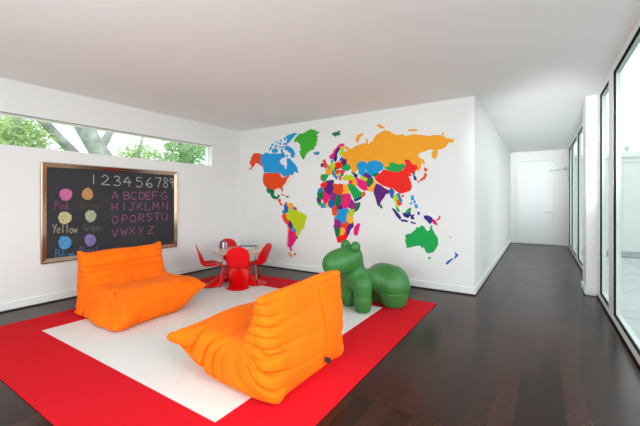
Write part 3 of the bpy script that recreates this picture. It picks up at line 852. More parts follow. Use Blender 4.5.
# single-stroke handwriting, unit box x 0..1, y 0 (base) .. 1 (top)
G = {
 'A': [[(0, 0), (.5, 1), (1, 0)], [(.2, .4), (.8, .4)]],
 'B': [[(.05, 0), (.05, 1)], [(.05, 1), (.7, .95), (.75, .65), (.1, .53)], [(.1, .53), (.9, .45), (.9, .1), (.05, 0)]],
 'C': [[(.95, .85), (.6, 1), (.15, .75), (.1, .3), (.5, 0), (.95, .12)]],
 'D': [[(.05, 0), (.05, 1)], [(.05, 1), (.8, .8), (.9, .35), (.5, .03), (.05, 0)]],
 'E': [[(.1, 0), (.1, 1)], [(.1, 1), (.9, 1)], [(.1, .52), (.75, .52)], [(.1, 0), (.95, 0)]],
 'F': [[(.1, 0), (.1, 1)], [(.1, 1), (.9, 1)], [(.1, .52), (.75, .52)]],
 'G': [[(.95, .85), (.55, 1), (.12, .7), (.12, .25), (.55, 0), (.92, .2), (.92, .42)], [(.55, .45), (1, .42)]],
 'H': [[(.1, 0), (.1, 1)], [(.9, 0), (.9, 1)], [(.1, .48), (.9, .5)]],
 'I': [[(.5, 0), (.5, 1)]],
 'J': [[(.2, 1), (1, 1)], [(.65, 1), (.65, .25), (.35, 0), (.05, .2)]],
 'K': [[(.1, 0), (.1, 1)], [(.9, 1), (.12, .48)], [(.3, .58), (.95, 0)]],
 'L': [[(.15, 1), (.12, 0)], [(.12, 0), (.95, .03)]],
 'M': [[(0, 0), (.12, 1)], [(.12, 1), (.5, .35)], [(.5, .35), (.9, 1)], [(.9, 1), (1, 0)]],
 'N': [[(.08, 0), (.08, 1)], [(.08, 1), (.9, 0)], [(.9, 0), (.92, 1)]],
 'O': [[(.5, 1), (.1, .7), (.1, .25), (.5, 0), (.9, .3), (.9, .75), (.5, 1)]],
 'P': [[(.12, 0), (.1, 1)], [(.1, 1), (.8, .95), (.85, .6), (.12, .45)]],
 'Q': [[(.5, 1), (.1, .7), (.1, .25), (.5, 0), (.9, .3), (.9, .75), (.5, 1)], [(.55, .3), (1, -.08)]],
 'R': [[(.1, 0), (.1, 1)], [(.1, 1), (.8, .95), (.82, .62), (.12, .5)], [(.35, .5), (.95, 0)]],
 'S': [[(.9, .85), (.5, 1), (.12, .75), (.5, .52), (.9, .28), (.5, 0), (.08, .14)]],
 'T': [[(0, 1), (1, 1)], [(.5, 1), (.5, 0)]],
 'U': [[(.08, 1), (.1, .3), (.45, 0), (.85, .25), (.92, 1)], [(.92, .5), (.95, 0)]],
 'V': [[(.02, 1), (.45, 0)], [(.45, 0), (.98, 1)]],
 'W': [[(0, 1), (.25, 0)], [(.25, 0), (.5, .7)], [(.5, .7), (.75, 0)], [(.75, 0), (1, 1)]],
 'X': [[(.05, 1), (.95, 0)], [(.95, 1), (.05, 0)]],
 'Y': [[(.05, 1), (.5, .48)], [(.95, 1), (.3, 0)]],
 'Z': [[(.05, 1), (.95, 1)], [(.95, 1), (.05, 0)], [(.05, 0), (1, .05)]],
 '1': [[(.5, 1), (.5, 0)]],
 '2': [[(.1, .78), (.45, 1), (.8, .75), (.45, .3), (.0, .02)], [(.0, .02), (1, .02)]],
 '3': [[(.1, .9), (.55, 1), (.85, .78), (.4, .55)], [(.4, .55), (.95, .38), (.7, .03), (.05, .08)]],
 '4': [[(.62, 1), (.02, .42)], [(.02, .42), (1, .46)], [(.7, .75), (.7, 0)]],
 '5': [[(.9, 1), (.2, 1)], [(.2, 1), (.15, .6)], [(.15, .6), (.7, .62), (.9, .3), (.55, 0), (.05, .08)]],
 '6': [[(.7, 1), (.25, .65), (.1, .25), (.5, 0), (.88, .2), (.6, .42), (.18, .28)]],
 '7': [[(.05, .95), (.95, 1)], [(.95, 1), (.45, 0)]],
 '8': [[(.5, .52), (.15, .78), (.5, 1), (.85, .78), (.5, .52), (.1, .22), (.5, 0), (.9, .24), (.5, .52)]],
 '9': [[(.85, .75), (.45, .98), (.12, .72), (.5, .52), (.85, .75)], [(.86, .85), (.72, 0)]],
 'a': [[(.8, .5), (.4, .55), (.1, .25), (.4, 0), (.8, .2)], [(.82, .55), (.85, 0)]],
 'e': [[(.1, .3), (.85, .32), (.55, .58), (.12, .35), (.3, 0), (.85, .1)]],
 'g': [[(.8, .5), (.4, .55), (.1, .25), (.4, .02), (.8, .2)], [(.82, .55), (.8, -.2), (.4, -.35), (.1, -.2)]],
 'i': [[(.5, .5), (.5, 0)], [(.5, .72), (.52, .76)]],
 'k': [[(.15, 0), (.15, 1)], [(.8, .55), (.15, .25)], [(.35, .32), (.85, 0)]],
 'l': [[(.5, 1), (.5, 0)]],
 'n': [[(.12, 0), (.12, .55)], [(.12, .35), (.5, .56), (.82, .4), (.85, 0)]],
 'o': [[(.5, .55), (.12, .3), (.5, 0), (.88, .28), (.5, .55)]],
 'p': [[(.15, -.35), (.15, .55)], [(.15, .45), (.6, .58), (.88, .28), (.5, 0), (.15, .12)]],
 'r': [[(.2, 0), (.2, .55)], [(.2, .3), (.5, .55), (.8, .5)]],
 'u': [[(.12, .55), (.15, .12), (.5, 0), (.82, .2)], [(.84, .55), (.86, 0)]],
 'w': [[(.02, .55), (.25, 0)], [(.25, 0), (.5, .45)], [(.5, .45), (.75, 0)], [(.75, 0), (1, .55)]],
}
def write(bm, ch, cx, cy, w_, h_, wpx, skew=0.0):
    for st in G[ch]:
        ribbon(bm, [(cx + (x - .5) * w_, cy - (y - .5) * h_ + skew * (x - .5) * w_) for x, y in st], wpx)

chalk = {'white': srgb(205, 205, 200), 'pink': srgb(214, 112, 176)}
mw = chalk_mat('white_chalk', srgb(205, 205, 200), .72)
mpk = chalk_mat('pink_chalk', srgb(204, 112, 172), .58)
for ch, x, y, w_ in [('1', 93.6, 179.2, 4), ('2', 105.5, 180, 9), ('3', 117, 181, 7.5), ('4', 127.5, 181.6, 8.5), ('5', 139.2, 182.3, 7.5),
                 ('6', 149.3, 182.6, 7), ('7', 158.2, 182.4, 6.5), ('8', 165.6, 182.6, 5.5), ('9', 171.6, 183, 4.6)]:
    bm = bmesh.new(); write(bm, ch, x, y, w_, 9.6, 1.05, .08)
    obj('chalk_number', bm, mw, cb)['label'] = 'white chalk number ' + ch
rows = [('ABCDEFG', [115.2, 126.6, 133.8, 142.3, 148.6, 155, 164.2], [195.6] * 7),
        ('HIJKLMN', [114.6, 124, 132, 140, 147.6, 155.7, 165], [207.2, 207, 206.8, 206.5, 206.3, 206, 205.8]),
        ('OPQRSTU', [115, 124.5, 133, 141.3, 149.3, 157, 164.4], [219.6, 219, 218.6, 217.8, 217.2, 216.7, 216.4]),
        ('VWXYZ', [115, 124, 132, 140.7, 150.6], [233, 231.6, 230.6, 230.4, 230])]
for s_, xs, yy in rows:
    for ch, x, y in zip(s_, xs, yy):
        bm = bmesh.new(); write(bm, ch, x, y, 6.2 if ch not in 'I' else 4, 7.4, .85, -.03)
        obj('chalk_letter', bm, mpk, cb)['label'] = 'pink chalk letter ' + ch
spots = [('Pink', 65.8, 194.6, 6.4, 6.1, srgb(226, 122, 180), (62, 205.4), srgb(190, 90, 150), .38, 3.6, 8),
         ('Orange', 87.5, 194, 5.6, 6.0, srgb(216, 158, 104), (91.5, 204.6), srgb(150, 110, 84), .25, 3.6, 7),
         ('Yellow', 64.8, 217.8, 6.7, 6.2, srgb(222, 214, 160), (65, 228.6), srgb(206, 204, 180), .55, 3.9, 8.5),
         ('Green', 90.6, 216, 5.6, 6.0, srgb(186, 202, 160), (93, 227.4), srgb(130, 150, 128), .32, 3.6, 7),
         ('Blue', 64.8, 242.6, 6.5, 6.6, srgb(92, 166, 226), (65, 253.6), srgb(84, 142, 200), .72, 4.6, 8.5),
         ('Purple', 90.2, 240.1, 5.7, 6.0, srgb(150, 130, 196), (91, 250.6), srgb(126, 112, 176), .66, 3.5, 8)]
for word, cx, cy, rx, ry, col, (tx, ty), tcol, cov, lw, lh in spots:
    bm = bmesh.new()
    n_ = 36
    c_ = bm.verts.new(chalk_pt(cx, cy))
    rg = []
    for k in range(n_):
        a = 2 * PI * k / n_; j = 1 + .035 * math.sin(3 * a + cx) + .025 * math.sin(7 * a + cy)
        rg.append(bm.verts.new(chalk_pt(cx + rx * j * math.cos(a), cy + ry * j * math.sin(a))))
    for k in range(n_): bm.faces.new((c_, rg[k], rg[(k + 1) % n_]))
    obj('chalk_circle', bm, chalk_mat(word.lower() + '_chalk_patch', col, .80), cb)['label'] = word.lower() + ' chalk filled circle'
    bm = bmesh.new()
    for k, ch in enumerate(word):
        write(bm, ch, tx + (k - (len(word) - 1) / 2) * (lw + .25), ty, lw, lh, .95, -.05)
    obj('chalk_word', bm, chalk_mat(word.lower() + '_chalk_writing', tcol, cov), cb)['label'] = 'faint chalk word ' + word

# ============================================================ WORLD MAP MURAL
PAL = {'orange': srgb(246, 164, 34), 'red': srgb(243, 28, 20), 'blue': srgb(22, 150, 214), 'green': srgb(18, 164, 78), 'ored': srgb(232, 68, 16),
       'lgreen': srgb(64, 172, 48), 'lime': srgb(190, 206, 18), 'purple': srgb(92, 26, 118), 'magenta': srgb(232, 20, 120), 'navy': srgb(36, 30, 130),
       'dgreen': srgb(14, 112, 66), 'dblue': srgb(24, 94, 176), 'teal': srgb(34, 134, 174), 'plum': srgb(140, 34, 128), 'yellow': srgb(246, 176, 52),
       'pink': srgb(236, 84, 130), 'tan': srgb(206, 186, 140), 'cream': srgb(240, 200, 130)}
PM = {k: mat('mural_' + k, v, rough=.55, noise=.01, spec=.25) for k, v in PAL.items()}
TL = {'A': (244, 124, 8), 'B': (244, 170, 8), 'S': (244, 210, 8), 'E': (310, 130, 12.8), 'W': (312, 155, 12.8), 'N': (312, 177, 12.8),
      'Z': (312, 205, 10.65), 'R': (340, 115, 5.325), 'K': (350, 155, 10.65), 'I': (350, 180, 6.4), 'O': (395, 215, 8)}
COUNTRIES = [
 ('alaska', 'ored', [('A', '135,238 115,235 90,233 75,238 65,250 70,258 52,268 60,280 45,300 50,325 65,340 52,350 36,362 40,366 60,356 80,338 85,322 100,312 120,318 140,335 150,347 148,330 130,312')]),
 ('canada', 'blue', [('A', '135,240 150,245 170,232 185,230 215,240 240,234 260,238 285,240 300,236 310,230 322,245 330,265 315,268 295,280 285,295 288,308 300,325 325,335 326,362 338,360 340,340 346,320 342,295 346,275 365,275 378,292 388,296 395,315 410,320 416,338 430,352 420,372 400,385 385,400 365,405 340,415 318,424 300,397 270,391 160,388 155,350 132,315'),
   ('A', '325,180 350,175 385,195 400,215 410,240 400,255 405,268 385,268 370,255 378,238 360,225 345,212 325,203'), ('A', '338,95 375,80 400,72 428,72 418,82 395,105 378,125 360,150 342,150 340,138 348,125 336,112'),
   ('A', '312,155 350,152 345,165 318,168'), ('A', '225,205 245,195 270,203 272,225 240,232 222,222'), ('A', '198,208 205,192 215,183 228,192 214,202 205,216'),
   ('A', '240,176 262,168 272,178 250,188'), ('A', '214,170 235,153 242,160 222,178'), ('A', '320,110 332,107 334,130 322,133'), ('A', '250,138 260,134 262,144 252,148'),
   ('A', '284,130 296,124 300,136 288,142'), ('A', '282,182 294,178 296,190 284,194'), ('A', '295,202 308,200 310,222 298,224'), ('A', '285,152 296,150 298,164 286,166'),
   ('A', '304,180 316,176 316,192 306,194'), ('A', '268,150 276,148 276,160 268,162'), ('A', '298,228 318,226 324,240 306,244'), ('A', '410,378 426,366 436,376 432,388 418,390'), ('A', '330,250 350,248 354,258 338,262'), ('A', '375,404 400,392 396,402 380,410')]),
 ('greenland', 'lgreen', [('A', '400,135 412,115 425,100 440,80 470,78 485,70 500,60 535,40 555,50 575,45 570,58 608,62 590,75 578,85 592,100 582,115 588,130 575,150 582,165 565,180 562,200 545,205 525,215 505,232 492,246 487,265 475,285 460,265 450,245 445,215 458,200 448,188 452,172 440,155 425,140 405,145')]),
 ('iceland', 'teal', [('A', '556,232 562,224 572,230 580,224 592,222 602,226 604,236 594,244 578,248 562,242')]),
 ('united_states', 'ored', [('B', '160,26 268,22 290,35 297,55 310,66 330,58 350,45 374,36 358,55 345,72 338,88 332,105 315,120 306,136 314,168 306,174 298,152 285,143 262,146 250,152 242,167 225,152 200,146 176,135 162,118 153,98 152,62')]),
 ('mexico', 'dgreen', [('B', '176,136 200,147 225,153 241,168 240,195 250,213 264,214 272,198 286,200 280,220 264,233 244,234 224,222 211,195 200,176 188,160'), ('B', '178,148 190,165 201,187 196,190 182,168')]),
 ('central_america', 'ored', [('B', '266,236 290,232 296,240 293,262 308,278 304,286 288,275 281,254')]),
 ('cuba', 'pink', [('B', '293,188 310,192 334,208 330,212 314,204 296,194')]),
 ('hispaniola', 'dgreen', [('B', '338,208 352,208 362,216 350,221 338,215')]),
 ('colombia', 'dblue', [('B', '320,284 334,258 342,285 356,300 352,332 336,347 322,327')]),
 ('ecuador', 'teal', [('B', '310,320 322,325 334,345 318,350 306,340')]),
 ('venezuela', 'orange', [('B', '336,260 348,256 360,266 385,266 392,288 376,305 362,312 355,298 342,285')]),
 ('guyana', 'ored', [('B', '388,286 402,298 402,318 388,312')]), ('suriname', 'dblue', [('B', '402,298 414,296 422,312 404,320')]),
 ('french_guiana', 'orange', [('B', '416,308 430,314 424,328 412,318')]),
 ('brazil', 'lime', [('B', '352,332 360,313 378,306 392,318 404,320 424,326 440,335 470,345 498,366 500,385 490,410 482,445 472,472 456,480 446,505 436,525 428,532 414,515 426,498 412,470 395,458 390,434 370,404 350,394 338,370 346,350')]),
 ('peru', 'ored', [('S', '305,46 318,32 338,36 340,55 352,80 357,98 347,116 326,95 310,65')]),
 ('bolivia', 'purple', [('S', '354,84 370,83 389,114 396,132 376,141 364,150 354,120')]),
 ('paraguay', 'blue', [('S', '377,141 395,136 412,155 415,174 400,173 385,160')]),
 ('argentina', 'magenta', [('S', '364,150 379,146 398,174 416,184 412,206 413,235 410,250 398,258 395,275 378,290 382,320 372,332 368,295 352,291 356,250 357,190')]),
 ('chile', 'orange', [('S', '347,118 356,122 364,150 357,190 356,250 352,291 344,285 347,240 352,180'), ('S', '354,342 368,344 386,372 376,377 358,352')]),
 ('uruguay', 'dgreen', [('S', '412,205 428,213 426,230 412,234')]), ('falkland_islands', 'ored', [('S', '401,350 414,349 412,359 402,358')]),
 ('svalbard', 'dgreen', [('E', '280,42 308,42 318,25 332,38 358,18 392,14 380,28 358,38 386,48 376,65 345,60 330,86 318,70 288,60')]),
 ('norway', 'magenta', [('E', '250,335 275,312 298,298 300,272 325,240 345,220 368,200 388,177 432,178 438,206 420,206 395,200 378,216 352,232 332,255 318,290 310,330 292,365 266,372 252,352')]),
 ('sweden', 'navy', [('E', '309,330 318,290 334,255 354,230 378,224 380,246 362,275 345,300 342,322 346,350 332,402 312,396 298,365')]),
 ('finland', 'lime', [('E', '380,240 386,212 414,204 428,235 434,290 412,322 385,326 378,300 396,270')]),
 ('denmark', 'teal', [('E', '271,392 288,384 292,412 274,416')]),
 ('united_kingdom', 'ored', [('W', '146,70 168,64 172,95 186,120 198,142 180,160 160,164 166,140 152,120 152,95')]), ('ireland', 'purple', [('W', '117,122 136,110 142,140 120,152')]),
 ('germany', 'lime', [('W', '232,125 262,102 287,118 287,150 276,186 250,186 236,165')]), ('low_countries', 'dgreen', [('W', '218,150 232,128 238,166 222,170')]),
 ('poland', 'red', [('W', '292,114 330,98 366,104 376,150 340,172 300,152')]), ('czechia', 'navy', [('W', '284,148 312,154 328,172 300,180 280,166')]),
 ('austria', 'green', [('W', '274,184 300,178 306,198 280,202')]), ('france', 'orange', [('W', '176,186 218,172 246,194 250,225 236,246 205,252 184,236 190,210')]),
 ('spain', 'green', [('W', '126,255 190,253 202,265 182,300 166,326 140,330 126,312')]), ('portugal', 'red', [('W', '116,272 128,272 127,312 115,312')]),
 ('italy', 'teal', [('W', '244,214 275,203 286,235 306,265 324,285 318,310 300,290 274,256 256,236')]),
 ('baltic_states', 'purple', [('W', '400,58 437,64 432,110 400,132 378,98')]), ('estonia', 'dblue', [('W', '348,72 378,32 402,50 376,66')]), ('latvia', 'orange', [('W', '346,76 386,64 386,96 350,96')]),
 ('ukraine', 'green', [('W', '360,160 390,140 430,119 472,130 490,166 465,192 430,197 395,182')]), ('romania', 'magenta', [('W', '360,200 416,193 410,222 375,232')]),
 ('hungary', 'ored', [('W', '304,210 340,194 352,210 326,242 305,230')]), ('serbia', 'lime', [('W', '334,230 355,220 362,250 345,257')]),
 ('bulgaria', 'dgreen', [('W', '364,234 396,228 397,256 370,267')]), ('greece', 'pink', [('W', '344,270 371,265 372,312 354,318')]),
 ('turkey', 'lime', [('W', '398,287 430,264 500,264 531,285 522,312 450,318 405,312')]),
 ('syria', 'red', [('W', '480,326 512,318 508,357 477,367')]), ('iraq', 'orange', [('W', '514,314 546,308 572,355 567,392 535,372 509,346')]),
 ('georgia', 'dgreen', [('W', '500,220 542,234 538,262')]), ('azerbaijan', 'navy', [('W', '540,238 577,255 572,292 545,272')]),
 ('kazakhstan', 'blue', [('K', '78,105 110,73 150,75 180,100 210,73 260,63 312,75 348,105 345,150 312,166 290,187 250,187 236,217 210,202 186,190 182,160 165,150 156,187 130,217 98,195 96,155 83,130')]),
 ('uzbekistan', 'purple', [('K', '140,190 180,188 216,215 228,240 205,247 170,232 145,216')]), ('kyrgyzstan', 'dgreen', [('K', '240,190 290,180 302,200 265,227 238,217')]),
 ('turkmenistan', 'lime', [('K', '108,235 150,223 182,250 170,272 130,257')]), ('iran', 'magenta', [('K', '54,253 85,253 105,270 130,255 162,275 172,320 182,367 150,372 110,347 84,322 64,290')]),
 ('afghanistan', 'dgreen', [('K', '168,280 200,253 242,248 242,292 205,332 178,327')]), ('pakistan', 'yellow', [('K', '205,333 242,290 255,263 273,300 247,345 247,392 225,382 184,372 174,345')]),
 ('india', 'purple', [('I', '160,46 170,24 195,34 220,55 250,69 246,86 230,86 216,112 196,136 189,168 178,162 165,115 149,70')]), ('sri_lanka', 'dgreen', [('I', '193,165 202,158 205,178 195,180')]),
 ('nepal', 'cream', [('K', '316,332 386,358 384,372 322,347')]),
 ('china', 'red', [('R', '345,240 365,239 387,265 412,270 410,286 392,310 374,310 382,322 364,327 372,345 382,380 372,402 346,412 320,417 300,405 284,391 260,386 234,376 214,366 194,351 184,335 204,320 222,302 235,290 270,302 310,305 340,290 350,270')]),
 ('mongolia', 'green', [('R', '233,280 264,274 264,254 290,257 310,264 342,262 347,275 336,286 310,305 270,302')]),
 ('russia', 'orange', [('R', '8,200 30,195 45,190 30,180 18,166 40,170 50,180 65,180 85,165 110,158 130,150 140,155 137,125 146,128 150,165 158,150 166,140 172,146 180,128 192,108 215,95 240,82 270,90 276,98 310,110 335,103 345,115 385,104 440,107 470,115 500,108 545,108 565,124 607,130 602,145 575,146 567,165 540,180 517,185 520,205 506,237 490,222 490,200 502,185 480,181 455,190 425,200 412,220 432,235 432,265 427,290 410,302 410,275 385,265 365,240 345,240 340,262 310,265 290,258 265,255 265,275 235,281 225,256 195,249 160,251 145,266 130,256 95,259 95,285 80,310 62,302 60,280 40,266 30,240 18,226'),
   ('R', '84,130 93,108 125,96 121,105 102,120 97,145 86,142'), ('R', '194,55 210,50 242,70 220,71'), ('R', '364,77 388,76 412,78 410,83 370,86'), ('R', '434,234 446,240 452,262 443,258'), ('R', '542,96 554,96 554,101 542,101')]),
 ('japan', 'ored', [('R', '450,279 467,290 456,301 448,291'), ('R', '455,304 462,320 450,341 430,351 424,346 445,330'), ('R', '411,350 423,351 418,361')]),
 ('north_korea', 'teal', [('R', '385,308 402,305 396,321 388,323')]), ('south_korea', 'purple', [('R', '390,322 401,325 409,346 397,346')]),
 ('saudi_arabia', 'green', [('N', '461,94 490,88 532,105 572,150 602,185 637,205 622,237 580,262 550,272 520,227 490,162')]), ('yemen', 'navy', [('N', '544,270 580,258 612,244 624,270 570,297 550,307')]),
 ('oman', 'ored', [('I', '75,84 95,74 97,95 70,116 60,106')]),
 ('morocco', 'red', [('N', '118,96 160,68 187,85 172,112 150,142 125,122')]), ('algeria', 'purple', [('N', '188,58 240,48 260,58 257,100 267,160 242,202 215,217 150,152 172,110 186,85')]),
 ('tunisia', 'dgreen', [('N', '245,48 274,44 270,80 255,96')]), ('libya', 'ored', [('N', '260,104 300,94 330,106 355,94 387,100 387,192 360,222 300,197 264,162')]),
 ('egypt', 'yellow', [('N', '385,104 440,108 467,150 472,202 385,206')]), ('western_sahara', 'teal', [('N', '74,202 85,165 115,143 132,165 105,192')]),
 ('mauritania', 'dgreen', [('N', '74,210 108,185 136,163 142,250 125,277 88,267')]), ('mali', 'magenta', [('N', '144,188 175,188 227,240 222,277 185,292 150,292 123,277 140,250')]),
 ('niger', 'plum', [('N', '224,240 258,198 302,205 302,262 282,292 230,277')]), ('chad', 'dgreen', [('N', '308,215 370,230 372,302 352,352 310,372 298,310 300,260')]),
 ('sudan', 'magenta', [('N', '384,213 470,203 492,250 482,302 462,362 440,392 410,392 378,342 374,290')]), ('ethiopia', 'plum', [('N', '490,268 512,300 537,340 562,372 552,402 510,402 468,382 478,320')]),
 ('somalia', 'dgreen', [('N', '560,343 614,328 602,380 577,422 538,452 560,402')]), ('senegal', 'purple', [('N', '70,268 100,268 107,312 73,322')]),
 ('guinea', 'green', [('N', '75,318 110,318 122,357 93,357')]), ('burkina_faso', 'red', [('N', '148,300 185,288 202,310 165,347')]), ('ivory_coast', 'blue', [('N', '123,345 155,343 162,387 123,387')]),
 ('ghana', 'orange', [('N', '163,340 190,333 192,382 163,387')]), ('liberia', 'ored', [('N', '98,355 125,358 120,388')]), ('nigeria', 'dblue', [('N', '213,315 235,288 287,295 282,340 250,392 218,370')]),
 ('cameroon', 'ored', [('N', '283,345 305,328 312,370 302,422 263,417 260,395')]), ('central_african_republic', 'purple', [('N', '308,370 350,348 392,370 382,402 340,402 308,402')]),
 ('congo', 'ored', [('Z', '218,15 252,8 267,60 257,107 225,102')]), ('gabon', 'yellow', [('Z', '220,60 245,48 257,90 235,112')]),
 ('congo_basin', 'blue', [('Z', '273,45 310,23 372,35 387,60 367,90 362,130 352,187 320,182 298,150 258,147 253,125 278,100')]),
 ('uganda', 'lime', [('Z', '383,70 405,43 412,75 400,97')]), ('kenya', 'lime', [('Z', '400,48 442,43 442,90 427,117 398,97')]), ('tanzania', 'yellow', [('Z', '363,100 400,93 427,115 432,182 400,192 373,162')]),
 ('angola', 'plum', [('Z', '243,138 285,148 302,155 302,217 290,237 236,227 248,190')]), ('zambia', 'ored', [('Z', '298,203 345,193 377,168 382,212 350,232 308,237')]),
 ('mozambique', 'purple', [('Z', '393,198 437,183 437,225 402,262 392,302 375,332 378,290 383,240')]), ('malawi', 'dgreen', [('Z', '379,185 397,183 397,222 385,222')]),
 ('namibia', 'dgreen', [('Z', '236,230 290,233 292,280 282,332 260,327 248,270')]), ('botswana', 'yellow', [('Z', '298,243 330,238 347,280 327,312 293,317 291,270')]),
 ('zimbabwe', 'magenta', [('Z', '333,233 372,223 382,262 365,292 343,277')]), ('south_africa', 'red', [('Z', '263,328 295,318 325,308 350,288 378,300 377,327 352,377 320,392 280,392')]),
 ('madagascar', 'magenta', [('Z', '458,240 475,222 488,203 506,203 497,250 477,318 455,312 452,282')]),
 ('myanmar', 'dblue', [('I', '250,70 265,48 282,74 277,98 274,118 262,110')]), ('thailand', 'lime', [('I', '278,104 294,94 307,118 297,130 303,157 312,178 304,180 288,140')]),
 ('vietnam', 'teal', [('I', '294,92 316,84 321,106 333,130 327,155 320,140 310,118')]), ('cambodia', 'red', [('I', '299,128 326,125 332,150 318,164 304,152')]),
 ('malaysia', 'green', [('I', '293,163 306,175 319,202 308,202 297,184'), ('I', '354,206 375,184 392,178 386,200 365,213')]),
 ('hainan', 'red', [('I', '332,98 341,96 342,106 334,108')]),
 ('philippines', 'blue', [('I', '393,102 405,98 409,130 392,126'), ('I', '414,156 430,158 434,180 418,176'), ('I', '408,136 418,134 418,146 410,148'), ('I', '384,150 394,142 398,146 388,158')]),
 ('indonesia', 'navy', [('I', '267,180 281,185 312,220 327,241 318,252 300,231'), ('I', '322,251 365,259 370,269 330,263'), ('I', '337,210 360,214 387,202 386,226 370,242 345,231'),
    ('I', '389,226 415,220 403,232 412,250 392,249'), ('I', '473,230 495,228 522,240 527,262 512,282 495,261 478,246'), ('I', '388,268 402,267 400,273 390,274'), ('I', '405,272 420,276 416,281 405,278'), ('I', '434,206 442,204 444,220 436,222')]),
 ('papua_new_guinea', 'magenta', [('I', '521,244 547,260 562,290 540,282 525,266'), ('I', '556,252 576,240 574,248 560,258'), ('I', '568,234 578,230 576,240 570,240')]),
 ('australia', 'green', [('O', '80,160 105,152 130,145 150,128 165,115 172,100 180,95 190,105 200,92 210,82 222,88 235,90 240,105 250,120 265,130 278,120 282,95 288,80 294,84 300,115 310,130 320,150 335,170 345,190 346,215 345,235 335,255 325,275 312,290 300,300 285,302 270,308 255,300 245,295 240,278 235,260 225,258 215,268 208,252 200,245 180,245 160,250 145,252 130,256 112,262 90,262 92,245 85,220 80,200 90,190 82,175'), ('O', '262,335 274,338 286,334 284,345 274,353 264,347')]),
 ('new_zealand', 'dblue', [('O', '475,290 482,298 488,306 506,312 502,330 490,340 480,352 471,342 484,325'), ('O', '404,384 420,370 440,355 464,344 460,359 440,376 425,391 410,396')]),
 ('new_caledonia', 'tan', [('O', '432,170 452,172 450,182 438,180')]),
]
mp = on_y(350, 190, Y1)
mural = thing('world_map_mural', 'multicoloured world map wall sticker covering the white wall beside the corner', 'wall map', (mp[0], Y1, mp[2]))
from mathutils.geometry import tessellate_polygon
def grow(pts, d):               # push an outline outwards by d photo pixels
    n = len(pts); A = sum(pts[i][0] * pts[(i + 1) % n][1] - pts[(i + 1) % n][0] * pts[i][1] for i in range(n))
    sg = 1 if A > 0 else -1; out = []
    for i in range(n):
        p0, p1, p2 = pts[i - 1], pts[i], pts[(i + 1) % n]
        def nv(a, b):
            dx, dy = b[0] - a[0], b[1] - a[1]; L = math.hypot(dx, dy) or 1; return (dy / L * sg, -dx / L * sg)
        n1, n2 = nv(p0, p1), nv(p1, p2); mx, my = n1[0] + n2[0], n1[1] + n2[1]; q = mx * mx + my * my
        k = min(2 / q if q > 1e-6 else 1, 1.0)
        out.append((p1[0] + mx * k * d, p1[1] + my * k * d))
    return out
GROW = {'S': .42, 'E': .35, 'W': .72, 'N': .85, 'Z': .8, 'K': .75, 'I': .42, 'R': .30, 'A': .12, 'B': .15, 'O': .1}
ISLES = {'iceland', 'cuba', 'hispaniola', 'falkland_islands', 'svalbard', 'united_kingdom', 'ireland', 'sri_lanka', 'hainan', 'madagascar',
         'philippines', 'new_zealand', 'new_caledonia', 'japan', 'indonesia', 'papua_new_guinea', 'greenland'}
AD = {'ored': 'orange red', 'lgreen': 'leaf green', 'dgreen': 'dark green', 'dblue': 'dark blue', 'lime': 'lime yellow'}
for n_, (nm, colr, polys) in enumerate(COUNTRIES):
    yy = Y1 - .0015 - .00004 * (len(COUNTRIES) - n_)
    for k_, (tile, s_) in enumerate(polys):
        tx, ty, sc = TL[tile]
        pts = [tuple(float(q) for q in p.split(',')) for p in s_.split()]
        pts = [(tx + u_ / sc, ty + v_ / sc) for u_, v_ in pts]
        pts = grow(pts, GROW[tile])
        if tile in 'ABRO':                 # ragged coast
            q2 = []
            for a_, b_ in zip(pts, pts[1:] + pts[:1]):
                q2.append(a_); L_ = math.hypot(b_[0] - a_[0], b_[1] - a_[1]); m_ = int(L_ / .9)
                for e_ in range(1, m_ + 1):
                    f_ = e_ / (m_ + 1); jt = random.uniform(-.22, .22)
                    q2.append((a_[0] + (b_[0] - a_[0]) * f_ - (b_[1] - a_[1]) / L_ * jt, a_[1] + (b_[1] - a_[1]) * f_ + (b_[0] - a_[0]) / L_ * jt))
            pts = q2
        P = [on_y(px_, py_, yy) for px_, py_ in pts]
        P = [Vector((p[0] - mp[0], yy - Y1, p[2] - mp[2])) for p in P]
        tris = tessellate_polygon([[Vector((p.x, p.z, 0)) for p in P]])
        bm = bmesh.new(); vs = [bm.verts.new(p) for p in P]
        for t3 in tris:
            try: bm.faces.new([vs[q] for q in t3])
            except ValueError: pass
        isl = nm in ISLES or k_ > 0
        o = obj('island' if isl else 'country', bm, PM[colr], mural)
        o['label'] = AD.get(colr, colr) + ' sticker shape of ' + nm.replace('_', ' ').title() + (' (outlying piece)' if k_ > 0 else '')

# ============================================================ DOOR CLOSER at the end of the corridor
t = thing('door_closer', 'grey door closer with a thin arm high beside the corridor door', 'door closer', (.60, YE - .22, 2.17))
bm = bmesh.new(); bmesh.ops.create_uvsphere(bm, u_segments=16, v_segments=10, radius=.045); obj('hub', bm, M['steel'], t, smooth=True)
bm = bmesh.new(); tube(bm, [(.0, 0, 0), (-.18, .05, -.022), (-.36, .10, -.035)], .011, 8); obj('arm', bm, M['steel'], t, smooth=True)
bm = bx(-.0, .05, -.03, .03, -.03, .03, bev=.006); obj('bracket', bm, M['steel'], t)

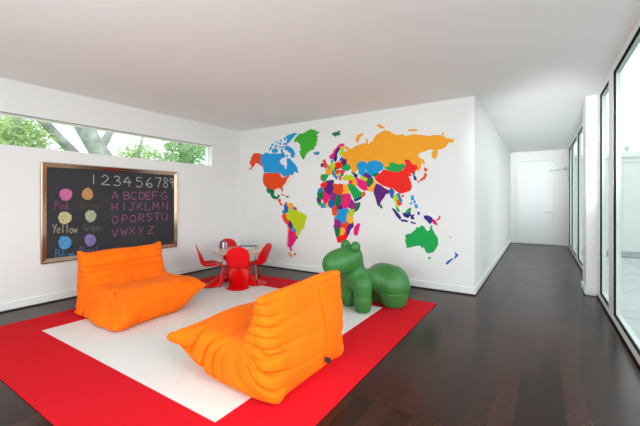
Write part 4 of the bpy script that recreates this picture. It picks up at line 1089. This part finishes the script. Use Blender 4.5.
# ============================================================ LIGHT
W_ = bpy.data.worlds.new('World'); bpy.context.scene.world = W_; W_.use_nodes = True
nt = W_.node_tree; bg = nt.nodes['Background']
tc = nt.nodes.new('ShaderNodeTexCoord'); sp = nt.nodes.new('ShaderNodeSeparateXYZ'); rp = nt.nodes.new('ShaderNodeValToRGB')
nt.links.new(tc.outputs['Generated'], sp.inputs[0]); nt.links.new(sp.outputs['Z'], rp.inputs['Fac'])
rp.color_ramp.elements[0].color = (.97, .985, 1, 1); rp.color_ramp.elements[1].color = (.95, .975, 1, 1)
nt.links.new(rp.outputs['Color'], bg.inputs['Color']); bg.inputs['Strength'].default_value = 2.7

def area(name, loc, target, sx, sy, power, col=(1, 1, 1)):
    L = bpy.data.lights.new(name, 'AREA'); L.shape = 'RECTANGLE'; L.size = sx; L.size_y = sy; L.energy = power; L.color = col
    o = bpy.data.objects.new(name, L); C.objects.link(o); o.location = loc
    o.rotation_euler = (Vector(target) - Vector(loc)).to_track_quat('-Z', 'Y').to_euler()
    return o
# unseen fill lamp, added behind the camera to brighten the room
area('fill_light', (-1.6, -2.6, 2.35), (-2.4, 3.5, .9), 3.6, 1.2, 10, (1, .965, .94))
area('ceiling_fill_light', (-1.05, -1.6, 1.4), (-.95, .9, 2.74), 2.6, 1.4, 146, (.88, .985, 1))  # added upward lamp, brightens the ceiling
area('hall_fill_light', (.42, 1.7, 1.5), (-.2, 8.6, 2.5), .4, .4, 13, (.97, 1, 1)).data.spread = math.radians(30)  # added out-of-view lamp, brightens the corridor ceiling and wall
area('chair_fill_light', (2.1, .9, 1.9), (-1.4, 2.05, .35), 2.0, 1.6, 20, (1, .99, .97)).data.spread = math.radians(64)  # added lamp outside the glass, brightens the foreground chair's back
area('corridor_fill_light', (.1, -1.2, 2.0), (-.05, 10.0, 1.5),     .4, .4, .6, (.98, 1, 1)).data.spread = math.radians(18)  # added narrow lamp, brightens the end of the corridor

# ============================================================ CAMERA
cam = bpy.data.cameras.new('camera'); co_ = bpy.data.objects.new('camera', cam); C.objects.link(co_)
cam.sensor_width = 36; cam.lens = 36 * FPX / 640
cam.shift_y = -(213 - HY) / 640
cam.clip_start = .05; cam.clip_end = 200
co_.location = (0, 0, CAMH); co_.rotation_euler = (PI / 2, 0, YAW)
sc = bpy.context.scene
sc.camera = co_
sc.view_settings.view_transform = 'Standard'
sc.view_settings.look = 'None'
sc.view_settings.exposure = 0.0
sc.cycles.max_bounces = 10; sc.cycles.diffuse_bounces = 6; sc.cycles.transparent_max_bounces = 16
sc.cycles.use_denoising = True
sc.cycles.sample_clamp_indirect = 8
